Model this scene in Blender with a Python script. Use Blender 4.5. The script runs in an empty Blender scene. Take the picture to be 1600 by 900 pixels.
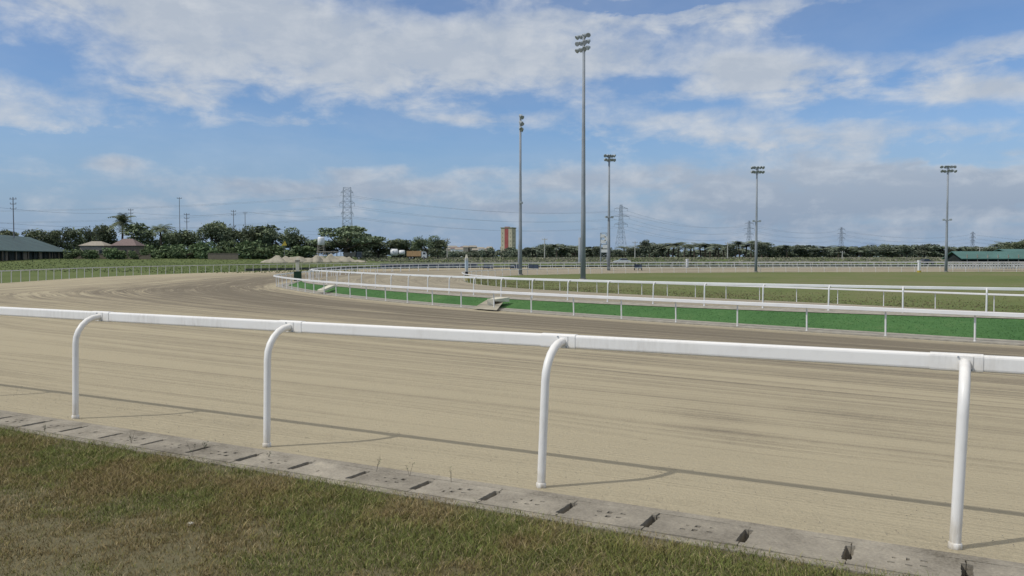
import bpy, bmesh, math, random
import numpy as np
from mathutils import Vector, Matrix
random.seed(7); rng = np.random.default_rng(7)
scene = bpy.context.scene
COL = scene.collection
PI = math.pi; R = math.radians

# ------------------------------------------------------------------ camera
F = 1280.0; CZ = 2.75; PITCH = math.atan(50/F)
cam = bpy.data.cameras.new('camera'); cam.lens = 28.8; cam.sensor_width = 36; cam.clip_end = 12000; cam.clip_start = .05
co = bpy.data.objects.new('camera', cam); COL.objects.link(co)
co.location = (0, 0, CZ); co.rotation_euler = (R(90)-PITCH, R(0.0), 0)
scene.camera = co
scene.view_settings.view_transform = 'Standard'; scene.view_settings.look = 'None'
scene.view_settings.exposure = 0; scene.view_settings.gamma = 1
scene.render.engine = 'CYCLES'

def ray(x, y):
    u = (x-800)/F; v = -(y-450)/F
    return Vector((u, math.cos(PITCH)+v*math.sin(PITCH), -math.sin(PITCH)+v*math.cos(PITCH)))
def atd(x, y, d):                       # point of the place at depth d (metres in front of the camera)
    r = ray(x, y); return Vector((r.x*d/r.y, d, CZ+r.z*d/r.y))

# ------------------------------------------------------------------ materials
def nodes(m): return m.node_tree.nodes, m.node_tree.links
class NT:
    def __init__(s, tree): s.t = tree; s.n = tree.nodes; s.l = tree.links
    def new(s, kind, **kw):
        n = s.n.new(kind)
        for k, v in kw.items(): setattr(n, k, v)
        return n
    def put(s, sock, v):
        if isinstance(v, bpy.types.NodeSocket): s.l.new(v, sock)
        else: sock.default_value = v
    def math(s, op, a, b=0.0, c=None, clamp=False):
        n = s.new('ShaderNodeMath', operation=op); n.use_clamp = clamp
        s.put(n.inputs[0], a); s.put(n.inputs[1], b)
        if c is not None: s.put(n.inputs[2], c)
        return n.outputs[0]
    def mix(s, f, a, b, mode='MIX'):
        n = s.new('ShaderNodeMix', data_type='RGBA', blend_type=mode)
        s.put(n.inputs[0], f); s.put(n.inputs[6], a); s.put(n.inputs[7], b); return n.outputs[2]
    def noise(s, vec, scale, detail=4, rough=.55, dist=0):
        n = s.new('ShaderNodeTexNoise'); s.put(n.inputs['Vector'], vec)
        n.inputs['Scale'].default_value = scale; n.inputs['Detail'].default_value = detail
        n.inputs['Roughness'].default_value = rough; n.inputs['Distortion'].default_value = dist
        return n.outputs[0]
    def ramp(s, f, stops, interp='LINEAR'):
        n = s.new('ShaderNodeValToRGB'); s.put(n.inputs[0], f); cr = n.color_ramp; cr.interpolation = interp
        while len(cr.elements) < len(stops): cr.elements.new(.5)
        for e, (p, c) in zip(cr.elements, stops):
            e.position = p; e.color = (c[0], c[1], c[2], 1) if isinstance(c, (tuple, list)) else (c, c, c, 1)
        return n.outputs[0]
    def mapr(s, f, a, b, c=0, d=1, smooth=False):
        n = s.new('ShaderNodeMapRange'); n.interpolation_type = 'SMOOTHSTEP' if smooth else 'LINEAR'
        s.put(n.inputs[0], f)
        for i, v in enumerate((a, b, c, d)): n.inputs[1+i].default_value = v
        return n.outputs[0]
    def scale(s, vec, xyz):
        n = s.new('ShaderNodeMapping'); s.put(n.inputs[0], vec); n.inputs['Scale'].default_value = xyz; return n.outputs[0]
def c4(c): return (c[0], c[1], c[2], 1)
def newmat(name, rough=.8, spec=.3, metal=0):
    m = bpy.data.materials.new(name); m.use_nodes = True
    t = NT(m.node_tree); b = t.n['Principled BSDF']
    b.inputs['Roughness'].default_value = rough; b.inputs['Specular IOR Level'].default_value = spec
    b.inputs['Metallic'].default_value = metal
    return m, t, b
def bump(t, b, h, strength, dist):
    n = t.new('ShaderNodeBump'); n.inputs['Strength'].default_value = strength; n.inputs['Distance'].default_value = dist
    t.put(n.inputs['Height'], h); t.l.new(n.outputs[0], b.inputs['Normal'])
def simple(name, col, rough=.6, spec=.3, metal=0, var=.15, scale=3, bmp=0, col2=None):
    m, t, b = newmat(name, rough, spec, metal)
    g = t.new('ShaderNodeTexCoord').outputs['Object']
    f = t.noise(g, scale, 5)
    f = t.mapr(f, .3, .7)
    a = tuple(x*(1-var) for x in col); c = col2 or tuple(min(1, x*(1+var)) for x in col)
    t.l.new(t.mix(f, c4(a), c4(c)), b.inputs['Base Color'])
    if bmp: bump(t, b, f, bmp, .02)
    return m
M = {}
def mat_white():
    m, t, b = newmat('white_paint', .32, .45)
    g = t.new('ShaderNodeNewGeometry').outputs['Position']
    f = t.noise(g, 2.2, 6, .65); f2 = t.noise(t.scale(g, (30, 30, 6)), 1, 4, .6)
    d = t.math('MULTIPLY', t.mapr(f, .45, .75), t.mapr(f2, .35, .7), clamp=True)
    sz = t.new('ShaderNodeSeparateXYZ'); t.put(sz.inputs[0], g); foot = t.math('MULTIPLY', t.mapr(sz.outputs[2], 1.10, 1.36, 1, 0), t.mapr(f2, .35, .62), clamp=True)
    c0 = t.mix(t.math('MULTIPLY', d, .9), (.80, .785, .745, 1), (.55, .52, .47, 1))
    t.l.new(t.mix(t.math('MULTIPLY', foot, .75), c0, (.40, .34, .24, 1)), b.inputs['Base Color'])
    t.l.new(t.mapr(f2, .2, .8, .28, .5), b.inputs['Roughness'])
    bump(t, b, f2, .06, .004)
    return m
M['white'] = mat_white()
M['white_far'] = simple('weathered_white_paint', (.52, .52, .50), .6, .2, var=.12, scale=1.5)
M['white_mid'] = simple('white_rail_paint', (.70, .70, .69), .45, .35, var=.07, scale=1.2)
M['galv'] = simple('galvanised_steel', (.27, .30, .33), .6, .3, .0, var=.15, scale=.6)
M['lamp'] = simple('lamp_housing', (.34, .38, .40), .5, .4, 0)
M['glass'] = simple('lamp_glass', (.30, .33, .36), .12, .6)
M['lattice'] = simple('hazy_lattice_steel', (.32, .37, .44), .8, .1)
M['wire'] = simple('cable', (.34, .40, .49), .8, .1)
M['wood'] = simple('utility_pole', (.19, .20, .23), .9, .1)
M['palepole'] = simple('pale_concrete_pole', (.40, .40, .37), .9, .1)
M['trunk'] = simple('bark', (.09, .075, .06), .95, .1)
M['concrete'] = simple('concrete', (.30, .28, .235), .9, .15, var=.22, scale=4, bmp=.3)
M['sandpile'] = simple('heaped_sand', (.34, .315, .25), .95, .05, var=.22, scale=.8, bmp=.6)
M['greenroof'] = simple('green_sheet_roof', (.042, .078, .07), .55, .3, var=.3, scale=.25)
M['tealroof'] = simple('teal_sheet_roof', (.065, .15, .135), .6, .3, var=.15, scale=.25)
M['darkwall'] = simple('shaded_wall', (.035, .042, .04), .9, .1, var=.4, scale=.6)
M['palewall'] = simple('pale_render_wall', (.30, .28, .24), .9, .1, scale=.4)
M['beigewall'] = simple('beige_wall', (.46, .43, .32), .9, .1, scale=.3)
M['redpaint'] = simple('red_panel', (.33, .10, .095), .8, .1, var=.15, scale=.3)
M['olive'] = simple('olive_trim', (.24, .245, .18), .8, .1)
M['beigeroof'] = simple('beige_roof', (.32, .29, .24), .85, .1)
M['pinkroof'] = simple('pinkish_roof', (.20, .155, .145), .85, .1)
M['greybrown'] = simple('dull_wall', (.17, .15, .12), .9, .1)
M['tank'] = simple('tank_white', (.66, .68, .70), .4, .4)
M['orange'] = simple('orange_box_panel', (.46, .30, .16), .7, .2)
M['carwhite'] = simple('car_paint_silver', (.55, .57, .58), .3, .5)
M['darkcar'] = simple('dark_car_paint', (.035, .045, .055), .35, .5)
M['tyre'] = simple('tyre_rubber', (.02, .02, .02), .9, .1)
M['rim'] = simple('wheel_rim', (.3, .3, .3), .5, .4, .5)
M['carglass'] = simple('car_glass', (.03, .04, .05), .1, .6)
M['redlamp'] = simple('tail_lamp', (.4, .03, .02), .3, .4)
M['headlamp'] = simple('head_lamp', (.7, .7, .68), .2, .5)
M['greenbox'] = simple('dark_green_box', (.025, .055, .035), .7, .2)
M['cream'] = simple('cream_post', (.62, .59, .48), .7, .2)
M['paleblue'] = simple('pale_blue_band', (.45, .53, .60), .7, .2)
M['yellow'] = simple('yellow_paint', (.42, .33, .06), .7, .2)
M['black'] = simple('black_band', (.03, .03, .035), .7, .2)
M['tarp'] = simple('dark_blue_tarpaulin', (.05, .065, .095), .8, .2, var=.3, scale=1)
M['darkline'] = simple('dark_low_wall', (.09, .095, .09), .9, .1, var=.3, scale=.5)
M['bluedark'] = simple('blue_grey_sheet', (.085, .105, .15), .7, .2, var=.3, scale=.3)
M['stone'] = simple('pale_stone', (.5, .48, .42), .9, .1, var=.2, scale=20, bmp=.4)
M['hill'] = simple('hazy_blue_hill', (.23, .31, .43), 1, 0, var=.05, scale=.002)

def leafmat(name, dark, light, transl=.15):
    m, t, b = newmat(name, .75, .15)
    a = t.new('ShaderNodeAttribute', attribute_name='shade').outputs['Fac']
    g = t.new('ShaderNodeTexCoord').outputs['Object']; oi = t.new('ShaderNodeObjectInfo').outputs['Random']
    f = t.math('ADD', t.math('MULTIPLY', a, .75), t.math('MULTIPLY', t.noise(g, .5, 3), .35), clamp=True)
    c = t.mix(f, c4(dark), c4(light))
    hs = t.new('ShaderNodeHueSaturation'); t.put(hs.inputs['Color'], c)
    t.put(hs.inputs['Value'], t.mapr(oi, 0, 1, .75, 1.25)); t.put(hs.inputs['Hue'], t.mapr(oi, 0, 1, .485, .515))
    t.l.new(hs.outputs[0], b.inputs['Base Color'])
    return m
M['leaf'] = leafmat('tree_leaves', (.085, .11, .078), (.22, .26, .145))  # greens lightened: distance haze is put into the leaf colour
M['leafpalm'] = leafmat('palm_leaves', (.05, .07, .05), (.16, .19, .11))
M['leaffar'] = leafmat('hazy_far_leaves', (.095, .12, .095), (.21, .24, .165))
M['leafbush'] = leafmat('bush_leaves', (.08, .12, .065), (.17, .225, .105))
def vcolmat(name, rough=.8, val=1.0):
    m, t, b = newmat(name, rough, .15)
    a = t.new('ShaderNodeAttribute', attribute_name='tint').outputs['Color']
    t.l.new(t.mix(1.0, a, (val, val, val, 1), 'MULTIPLY'), b.inputs['Base Color'])
    return m
M['blades'] = vcolmat('grass_blades')
M['scrub'] = vcolmat('scrub_blades')

def mat_sand(name, light, dark, across=True):
    m, t, b = newmat(name, .95, .08)
    uv = t.new('ShaderNodeUVMap'); uv.uv_map = 'UVMap'
    g = t.new('ShaderNodeNewGeometry').outputs['Position']
    sep = t.new('ShaderNodeSeparateXYZ'); t.put(sep.inputs[0], uv.outputs[0]); v = sep.outputs[1]   # v in metres from the outer edge (0..24)
    # harrow streaks that follow the track, wandering a little
    wob = t.noise(t.scale(uv.outputs[0], (.035, .16, 1)), 1, 3)
    vv = t.math('ADD', v, t.math('MULTIPLY', wob, 2.2))
    cmb = t.new('ShaderNodeCombineXYZ'); t.put(cmb.inputs[0], sep.outputs[0]); t.put(cmb.inputs[1], vv)
    s1 = t.noise(t.scale(cmb.outputs[0], (.045, 1.3, 1)), 1, 5, .65)
    s2 = t.noise(t.scale(cmb.outputs[0], (.09, 7.5, 1)), 1, 4, .6)
    s3 = t.noise(t.scale(cmb.outputs[0], (.3, 26, 1)), 1, 3, .6)
    blot = t.noise(g, .33, 5, .55); fine = t.noise(g, 38, 4, .7); med = t.noise(g, 5, 5, .65)
    if across:
        base = t.ramp(t.math('DIVIDE', v, 24.0), [(0, .10), (.07, .08), (.22, .24), (.42, .38), (.6, .62), (.78, .95), (.92, .85), (.97, .25), (1, .1)])
    else: base = .45
    # straw-coloured ridge lines
    edge = t.mapr(v, .0, 1.6) if across else 1.0
    f = t.math('ADD', base, t.math('MULTIPLY', t.math('SUBTRACT', s1, .5), t.math('MULTIPLY', 1.6, edge)))
    f = t.math('ADD', f, t.math('MULTIPLY', t.math('SUBTRACT', s2, .5), t.math('MULTIPLY', 1.15, edge)))
    f = t.math('ADD', f, t.math('MULTIPLY', t.math('SUBTRACT', s3, .5), t.math('MULTIPLY', .7, edge)))
    f = t.math('ADD', f, t.math('MULTIPLY', t.math('SUBTRACT', blot, .5), .35))
    f = t.math('ADD', f, t.math('MULTIPLY', t.math('SUBTRACT', fine, .5), .9))
    f = t.math('ADD', f, t.math('MULTIPLY', t.math('SUBTRACT', med, .5), .45))
    # soft dark lens smudges painted into the sand colour
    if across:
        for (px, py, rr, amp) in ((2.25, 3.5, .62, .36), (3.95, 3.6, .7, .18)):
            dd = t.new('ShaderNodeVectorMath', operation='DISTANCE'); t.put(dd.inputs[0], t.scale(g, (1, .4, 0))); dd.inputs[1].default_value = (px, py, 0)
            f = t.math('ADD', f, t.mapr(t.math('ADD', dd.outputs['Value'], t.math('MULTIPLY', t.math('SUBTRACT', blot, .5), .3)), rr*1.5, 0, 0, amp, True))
    sg = t.new('ShaderNodeSeparateXYZ'); t.put(sg.inputs[0], g); f = t.math('ADD', f, t.mapr(sg.outputs[1], 14, 60, 0, .07 if across else 0))
    vo = t.new('ShaderNodeTexVoronoi'); t.put(vo.inputs['Vector'], t.scale(g, (1, 1, 0))); vo.inputs['Scale'].default_value = 4.2; vo.inputs['Randomness'].default_value = 1
    pr = t.math('MULTIPLY', t.mapr(vo.outputs['Distance'], .16, .02, 0, 1, True), t.mapr(t.noise(g, 1.1, 3), .48, .62))
    f = t.math('ADD', f, t.math('MULTIPLY', pr, .22))
    ln = t.noise(t.scale(cmb.outputs[0], (.010, .75, 1)), 1, 2, .5)
    line = t.mapr(t.math('ABSOLUTE', t.math('SUBTRACT', ln, .5)), 0, .028, 1, 0, True); ln2 = t.noise(t.scale(cmb.outputs[0], (.012, 2.1, 1)), 1.3, 2, .5)
    line2 = t.mapr(t.math('ABSOLUTE', t.math('SUBTRACT', ln2, .47)), 0, .03, 1, 0, True)
    f = t.math('SUBTRACT', f, t.math('MULTIPLY', t.math('ADD', t.math('MULTIPLY', line, .42), t.math('MULTIPLY', line2, .20)), edge))
    f = t.math('MULTIPLY', f, 1.0, clamp=True)
    c = t.ramp(f, [(0, tuple(x*1.08 for x in light)), (.35, tuple(.75*a+.25*d for a, d in zip(light, dark))), (.75, dark), (1, tuple(x*.82 for x in dark))])
    t.l.new(c, b.inputs['Base Color'])
    h = t.math('ADD', t.math('MULTIPLY', pr, -.5), t.math('MULTIPLY', s3, .8)); h = t.math('ADD', h, t.math('ADD', t.math('MULTIPLY', fine, .5), t.math('MULTIPLY', med, .5)))
    s4 = t.noise(t.scale(cmb.outputs[0], (.8, 60, 1)), 1, 3, .6); h = t.math('ADD', h, t.math('MULTIPLY', s4, .35))
    bump(t, b, h, .95, .03)
    return m
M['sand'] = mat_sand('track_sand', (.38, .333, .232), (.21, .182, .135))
M['sand2'] = mat_sand('training_sand', (.33, .295, .22), (.22, .195, .15), False)

def mat_ground(name, cols, scales, bmp=.5, dist=.05):
    m, t, b = newmat(name, .95, .08)
    g = t.new('ShaderNodeNewGeometry').outputs['Position']
    a = t.noise(g, scales[0], 5, .6); bb = t.noise(g, scales[1], 5, .65); cc = t.noise(g, scales[2], 4, .7)
    f = t.math('ADD', t.math('MULTIPLY', a, .5), t.math('ADD', t.math('MULTIPLY', bb, .3), t.math('MULTIPLY', cc, .25)))
    c = t.ramp(t.mapr(f, .34, .70), [(i/(len(cols)-1), q) for i, q in enumerate(cols)])
    t.l.new(c, b.inputs['Base Color']); bump(t, b, t.math('ADD', bb, cc), bmp, dist)
    return m
M['verge'] = mat_ground('verge_soil', [(.085, .08, .038), (.11, .10, .05), (.155, .14, .085), (.115, .11, .055), (.20, .18, .125)], (.7, 6, 90), .5, .015)
M['field'] = mat_ground('outer_field_grass', [(.065, .095, .032), (.09, .12, .042), (.12, .15, .055), (.16, .155, .085)], (.03, .25, 2.5), .5, .2)
M['infield'] = mat_ground('infield_grass', [(.10, .125, .048), (.115, .145, .052), (.135, .16, .06), (.17, .165, .085), (.12, .14, .055)], (.035, .3, 3), .5, .15)
M['turf'] = mat_ground('green_turf', [(.045, .11, .038), (.058, .135, .045), (.075, .165, .055), (.125, .17, .078)], (.25, 2.2, 14), .5, .05)
M['ground'] = mat_ground('dull_ground', [(.09, .10, .05), (.13, .13, .07), (.16, .15, .09)], (.02, .2, 2), .3, .1)
def mat_kerb():
    m, t, b = newmat('kerb_concrete', .92, .12)
    g = t.new('ShaderNodeNewGeometry').outputs['Position']; oi = t.new('ShaderNodeObjectInfo').outputs['Random']
    a = t.noise(g, 3, 6, .65); c = t.noise(g, 55, 4, .7)
    f = t.math('ADD', t.math('MULTIPLY', a, .65), t.math('MULTIPLY', c, .35))
    col = t.ramp(t.mapr(f, .35, .68), [(0, (.135, .12, .092)), (.35, (.245, .222, .18)), (.7, (.325, .295, .238)), (1, (.44, .39, .30))])
    hs = t.new('ShaderNodeHueSaturation'); t.put(hs.inputs['Color'], col); t.put(hs.inputs['Value'], t.mapr(oi, 0, 1, .85, 1.15))
    t.l.new(hs.outputs[0], b.inputs['Base Color']); bump(t, b, f, .6, .02)
    return m
M['kerb'] = mat_kerb()

# ------------------------------------------------------------------ object helpers
def mesh_obj(name, verts, faces, mat, parent=None, smooth=False, loc=None):
    me = bpy.data.meshes.new(name)
    me.from_pydata([tuple(v) for v in verts], [], faces)
    if isinstance(mat, (list, tuple)):
        for q in mat: me.materials.append(q)
    else: me.materials.append(mat)
    if smooth: me.polygons.foreach_set('use_smooth', [True]*len(me.polygons))
    o = bpy.data.objects.new(name, me); COL.objects.link(o)
    if parent: o.parent = parent
    if loc is not None: o.location = loc
    return o
def np_mesh(name, V, Fc, mat, attr=None, kind='tint', parent=None):        # V (n,3), Fc (m,k) arrays
    me = bpy.data.meshes.new(name); n, k = Fc.shape
    me.vertices.add(len(V)); me.vertices.foreach_set('co', V.astype(np.float32).ravel())
    me.loops.add(n*k); me.loops.foreach_set('vertex_index', Fc.astype(np.int32).ravel())
    me.polygons.add(n); me.polygons.foreach_set('loop_start', np.arange(0, n*k, k, dtype=np.int32))
    me.polygons.foreach_set('loop_total', np.full(n, k, dtype=np.int32))
    me.update(calc_edges=True)
    if attr is not None:
        if kind == 'tint':
            a = me.color_attributes.new('tint', 'FLOAT_COLOR', 'POINT'); a.data.foreach_set('color', attr.astype(np.float32).ravel())
        else:
            a = me.attributes.new('shade', 'FLOAT', 'POINT'); a.data.foreach_set('value', attr.astype(np.float32).ravel())
    me.materials.append(mat)
    o = bpy.data.objects.new(name, me); COL.objects.link(o)
    if parent: o.parent = parent
    return o
def tag(o, label=None, cat=None, group=None, kind=None):
    if label: o['label'] = label
    if cat: o['category'] = cat
    if group: o['group'] = group
    if kind: o['kind'] = kind
    return o
def empty(name, loc, label, cat, group=None, rz=0):
    o = bpy.data.objects.new(name, None); COL.objects.link(o); o.location = loc; o.rotation_euler = (0, 0, rz)
    o.empty_display_size = .2
    return tag(o, label, cat, group)
def copy_tree(o, parent=None):
    c = o.copy(); COL.objects.link(c); c.parent = parent
    for ch in list(o.children): copy_tree(ch, c)
    return c
class MB:
    def __init__(s): s.v = []; s.f = []
    def add(s, vs, fs):
        b = len(s.v); s.v += [tuple(q) for q in vs]; s.f += [tuple(i+b for i in q) for q in fs]
    def box(s, c, size, rz=0, taper=1.0):
        hx, hy, hz = size[0]/2, size[1]/2, size[2]/2; vs = []
        for z, k in ((-hz, 1), (hz, taper)):
            for x, y in ((-hx, -hy), (hx, -hy), (hx, hy), (-hx, hy)):
                X, Y = x*k, y*k
                vs.append((c[0]+X*math.cos(rz)-Y*math.sin(rz), c[1]+X*math.sin(rz)+Y*math.cos(rz), c[2]+z))
        s.add(vs, [(3, 2, 1, 0), (4, 5, 6, 7), (0, 1, 5, 4), (1, 2, 6, 5), (2, 3, 7, 6), (3, 0, 4, 7)])
    def tube(s, pts, r, n=8, caps=True):
        pts = [Vector(p) for p in pts]
        rs = r if isinstance(r, (list, tuple)) else [r]*len(pts)
        rings = []; up = None
        for i, p in enumerate(pts):
            d = (pts[min(i+1, len(pts)-1)]-pts[max(i-1, 0)]).normalized()
            if up is None: up = Vector((1, 0, 0)) if abs(d.x) < .9 else Vector((0, 1, 0))
            a = (up-d*up.dot(d)).normalized(); b = d.cross(a); up = a
            rings.append([p+(a*math.cos(2*PI*k/n)+b*math.sin(2*PI*k/n))*rs[i] for k in range(n)])
        vs = [q for rg in rings for q in rg]; fs = []
        for i in range(len(pts)-1):
            for k in range(n):
                fs.append((i*n+k, i*n+(k+1) % n, (i+1)*n+(k+1) % n, (i+1)*n+k))
        if caps: fs += [tuple(range(n))[::-1], tuple((len(pts)-1)*n+k for k in range(n))]
        s.add(vs, fs)
    def bar(s, a, b, w): s.tube([a, b], w*.7, 4)
    def build(s, name, mat, parent=None, smooth=False, loc=None): return mesh_obj(name, s.v, s.f, mat, parent, smooth, loc)

# ------------------------------------------------------------------ curves of the place (plan view, metres)
def catmull(P, step=.5):
    P = [np.array(p, float) for p in P]; P = [2*P[0]-P[1]]+P+[2*P[-1]-P[-2]]; out = []
    for i in range(1, len(P)-2):
        p0, p1, p2, p3 = P[i-1:i+3]; L = np.linalg.norm((p2-p1)[:2]); n = max(2, int(L/step))
        d1 = max(L, 1e-6)**.5; d0 = max(np.linalg.norm((p1-p0)[:2]), 1e-6)**.5; d2 = max(np.linalg.norm((p3-p2)[:2]), 1e-6)**.5
        t0 = 0; t1 = d0; t2 = t1+d1; t3 = t2+d2
        for k in range(n):
            t = t1+(t2-t1)*k/n
            A1 = (t1-t)/(t1-t0)*p0+(t-t0)/(t1-t0)*p1; A2 = (t2-t)/(t2-t1)*p1+(t-t1)/(t2-t1)*p2; A3 = (t3-t)/(t3-t2)*p2+(t-t2)/(t3-t2)*p3
            B1 = (t2-t)/(t2-t0)*A1+(t-t0)/(t2-t0)*A2; B2 = (t3-t)/(t3-t1)*A2+(t-t1)/(t3-t1)*A3
            out.append((t2-t)/(t2-t1)*B1+(t-t1)/(t2-t1)*B2)
    out.append(P[-2]); return np.array(out)
P1 = np.array((-4.451, 8.296)); DN = np.array((.88244, -.47042)); NN = np.array((.47042, .88244))
def near(t, s=0.0): return P1+DN*t+NN*s
C0 = [(48, 0), (38, 7), (29, 13.8), (20.5, 20.8), (16.6, 24.1)]
Cm = [(14.64, 25.83), (12.65, 27.66), (10.65, 29.52), (8.66, 31.4), (6.68, 33.31), (4.72, 35.24), (2.81, 37.19), (.93, 39.17), (-.9, 41.17), (-2.68, 43.19), (-4.39, 45.23), (-6.04, 47.29), (-7.62, 49.36), (-9.14, 51.45), (-10.58, 53.54), (-11.95, 55.65), (-13.25, 57.75), (-14.48, 59.86), (-15.64, 61.96), (-16.74, 64.06), (-17.77, 66.14), (-18.76, 68.2), (-19.69, 70.23), (-20.58, 72.24), (-21.4, 74.4)]
C1 = [(-22.1, 78), (-22.7, 83), (-23.1, 89), (-23.3, 100), (-22, 113), (-17.5, 128), (-8, 143), (8, 154), (35, 163.5), (80, 168.5), (180, 172), (300, 174.5)]
A0 = [(58, 8), (44, 17), (30, 25.3), (24, 28.7), (21, 30.3)]
Am = [(18.36, 31.65), (15.77, 33.), (13.32, 34.43), (11.01, 35.93), (8.81, 37.48), (6.74, 39.11), (4.76, 40.79), (2.89, 42.54), (1.09, 44.35), (-.62, 46.21), (-2.26, 48.13), (-3.85, 50.11), (-5.38, 52.13), (-6.88, 54.22), (-8.34, 56.35), (-9.77, 58.53)]
A1 = [(-12.6, 63), (-15.3, 67.5), (-17.7, 72.5), (-19.3, 77.8), (-20.1, 84), (-20.4, 92), (-20.3, 101), (-18.6, 113), (-14, 126), (-4, 139), (12, 150), (35, 159), (80, 164), (180, 167.5), (300, 170)]
B0 = [(75, 8), (50, 24), (38, 33), (32, 38)]
Bm = [(26.09, 44.26), (24.2, 46.76), (22.32, 49.13), (20.46, 51.39), (18.63, 53.55), (16.84, 55.63), (15.08, 57.64), (13.36, 59.6), (11.68, 61.5), (10.06, 63.38), (8.49, 65.24), (6.97, 67.1), (5.53, 68.97), (4.15, 70.85), (2.84, 72.78), (1.61, 74.75), (.47, 76.78), (-.59, 78.89), (-1.56, 81.08), (-2.44, 83.38), (-3.21, 85.79)]
B1 = [(-4.9, 92), (-5.7, 98), (-6, 106), (-4, 116), (2, 128), (12, 138), (25, 145), (45, 151), (90, 155), (180, 158), (300, 160)]
O1 = [tuple(near(t, -.14)) for t in (24, 18, 12, 6, 0, -6, -12, -18, -24)]+[(-32.2, 24.3), (-37.5, 31.5), (-41, 42), (-43.6, 57), (-46.3, 76), (-48.2, 95), (-46.5, 112), (-42, 128), (-34, 143), (-20, 159), (0, 172), (30, 183), (80, 189), (180, 193), (300, 196)]
Cc = catmull(C0+Cm+C1); Ac = catmull(A0+Am+A1); Bc = catmull(B0+Bm+B1); Oc = catmull(O1)
ZC, ZA, ZB = 0.0, .45, -.25
def idx(cv, p): return int(np.argmin(np.linalg.norm(cv[:, :2]-np.array(p)[:2], axis=1)))
def arcl(cv): return np.concatenate([[0], np.cumsum(np.linalg.norm(np.diff(cv[:, :2], axis=0), axis=1))])
def normals(cv):
    d = np.gradient(cv[:, :2], axis=0); d /= np.linalg.norm(d, axis=1)[:, None]; return np.stack([-d[:, 1], d[:, 0]], 1)
# height of the outer edge: a 1.1 m bank on the near side, easing down round the turn
oi_ = arcl(Oc); sNear = oi_[idx(Oc, near(-24))]; sFar = oi_[idx(Oc, (-46.3, 76))]
def zO(s):
    q = np.clip((s-sNear)/(sFar-sNear), 0, 1); q = q*q*(3-2*q); return 1.1-.8*q
Oz = zO(oi_)
def loft(name, P, zP, Q, zQ, mat, pairs=None, nv=8, width=None, kind='structure'):
    zP = np.broadcast_to(zP, (len(P),)); zQ = np.broadcast_to(zQ, (len(Q),))
    if pairs:
        a = [idx(P, p) for p, q in pairs]; b = [idx(Q, q) for p, q in pairs]
        ii = np.arange(a[0], a[-1]+1); jj = np.interp(ii, a, b)
    else:
        ii = np.arange(len(P)); jj = []; j = 0
        for i in ii:
            lo = j; hi = min(len(Q), j+60); dd = np.linalg.norm(Q[lo:hi, :2]-P[i, :2], axis=1); j = lo+int(np.argmin(dd)); jj.append(j)
        jj = np.array(jj, float); k = np.ones(9)/9; js = np.convolve(np.pad(jj, 4, mode='edge'), k, 'valid'); jj = js
    qx = np.interp(jj, np.arange(len(Q)), Q[:, 0]); qy = np.interp(jj, np.arange(len(Q)), Q[:, 1]); qz = np.interp(jj, np.arange(len(Q)), zQ)
    p = np.stack([P[ii, 0], P[ii, 1], zP[ii]], 1); q = np.stack([qx, qy, qz], 1)
    fr = np.linspace(0, 1, nv+1); V = p[:, None, :]*(1-fr)[None, :, None]+q[:, None, :]*fr[None, :, None]
    n = len(ii); idg = np.arange(n*(nv+1)).reshape(n, nv+1)
    Fq = np.stack([idg[:-1, :-1], idg[1:, :-1], idg[1:, 1:], idg[:-1, 1:]], -1).reshape(-1, 4)
    o = np_mesh(name, V.reshape(-1, 3), Fq, mat); me = o.data
    U = arcl(p); W = width or 24.0
    uv = np.zeros((n, nv+1, 2)); uv[..., 0] = U[:, None]; uv[..., 1] = fr[None, :]*W
    lay = me.uv_layers.new(name='UVMap'); lay.data.foreach_set('uv', uv.reshape(-1, 2)[Fq.ravel()].astype(np.float32).ravel())
    if (me.polygons[0].normal.z < 0): me.flip_normals()
    me.polygons.foreach_set('use_smooth', [True]*len(me.polygons))
    tag(o, kind=kind); return o
pairs = [(near(22), (46, 1.4)), (near(14), (33, 10.5)), (near(9), (20.7, 20.6)), (near(4), (12.65, 27.66)), (near(-2), (4.72, 35.24)), (near(-9), (-2.68, 43.19)), (near(-17), (-9.14, 51.45)), (near(-24), (-14.48, 59.86)),
         ((-35.5, 28.5), (-18.76, 68.2)), ((-40.6, 40), (-21.43, 74.2)), ((-43.6, 57), (-22.4, 80)), ((-46.3, 76), (-23.1, 88)), ((-48.2, 95), (-23.3, 99)), ((-46.5, 112), (-22, 113)), ((-42, 128), (-18, 126)), ((-34, 143), (-11, 139)),
         ((-20, 159), (0, 149.5)), ((0, 172), (13, 156)), ((30, 183), (38, 164)), ((80, 189), (82, 168.6)), ((180, 193), (180, 172)), ((300, 196), (300, 174.5))]
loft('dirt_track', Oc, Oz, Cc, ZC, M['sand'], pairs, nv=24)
# concrete edging, turf strip, edging, training track
cn = normals(Cc); an = normals(Ac)
def side(cv, nm, off, toward):                       # offset a curve towards a point set
    q = cv[:, :2]+nm*off
    return q
sgC = 1 if np.dot(cn[idx(Cc, (0, 40))], np.array((1, 1))) > 0 else -1     # towards the turf
Ce = Cc[:, :2]+cn*sgC*1.05
sgA = -1 if np.dot(an[idx(Ac, (0, 46))], np.array((1, 1))) > 0 else 1     # towards the turf
Ae = Ac[:, :2]+an*sgA*.6; Af = Ac[:, :2]-an*sgA*.15
Cd = Cc[:, :2]-cn*sgC*.06
loft('concrete_edging', Cd, ZC+.05, Ce, ZC+.075, M['concrete'], nv=2)
loft('concrete_edging', Cd, ZC-.02, Cd, ZC+.05, M['concrete'], nv=1)
TURF = loft('turf_strip', Ce, ZC+.055, Ae, ZA-.07, M['turf'], nv=6)
loft('concrete_edging', Ae, ZA-.05, Af, ZA+.03, M['concrete'], nv=2)
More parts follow.
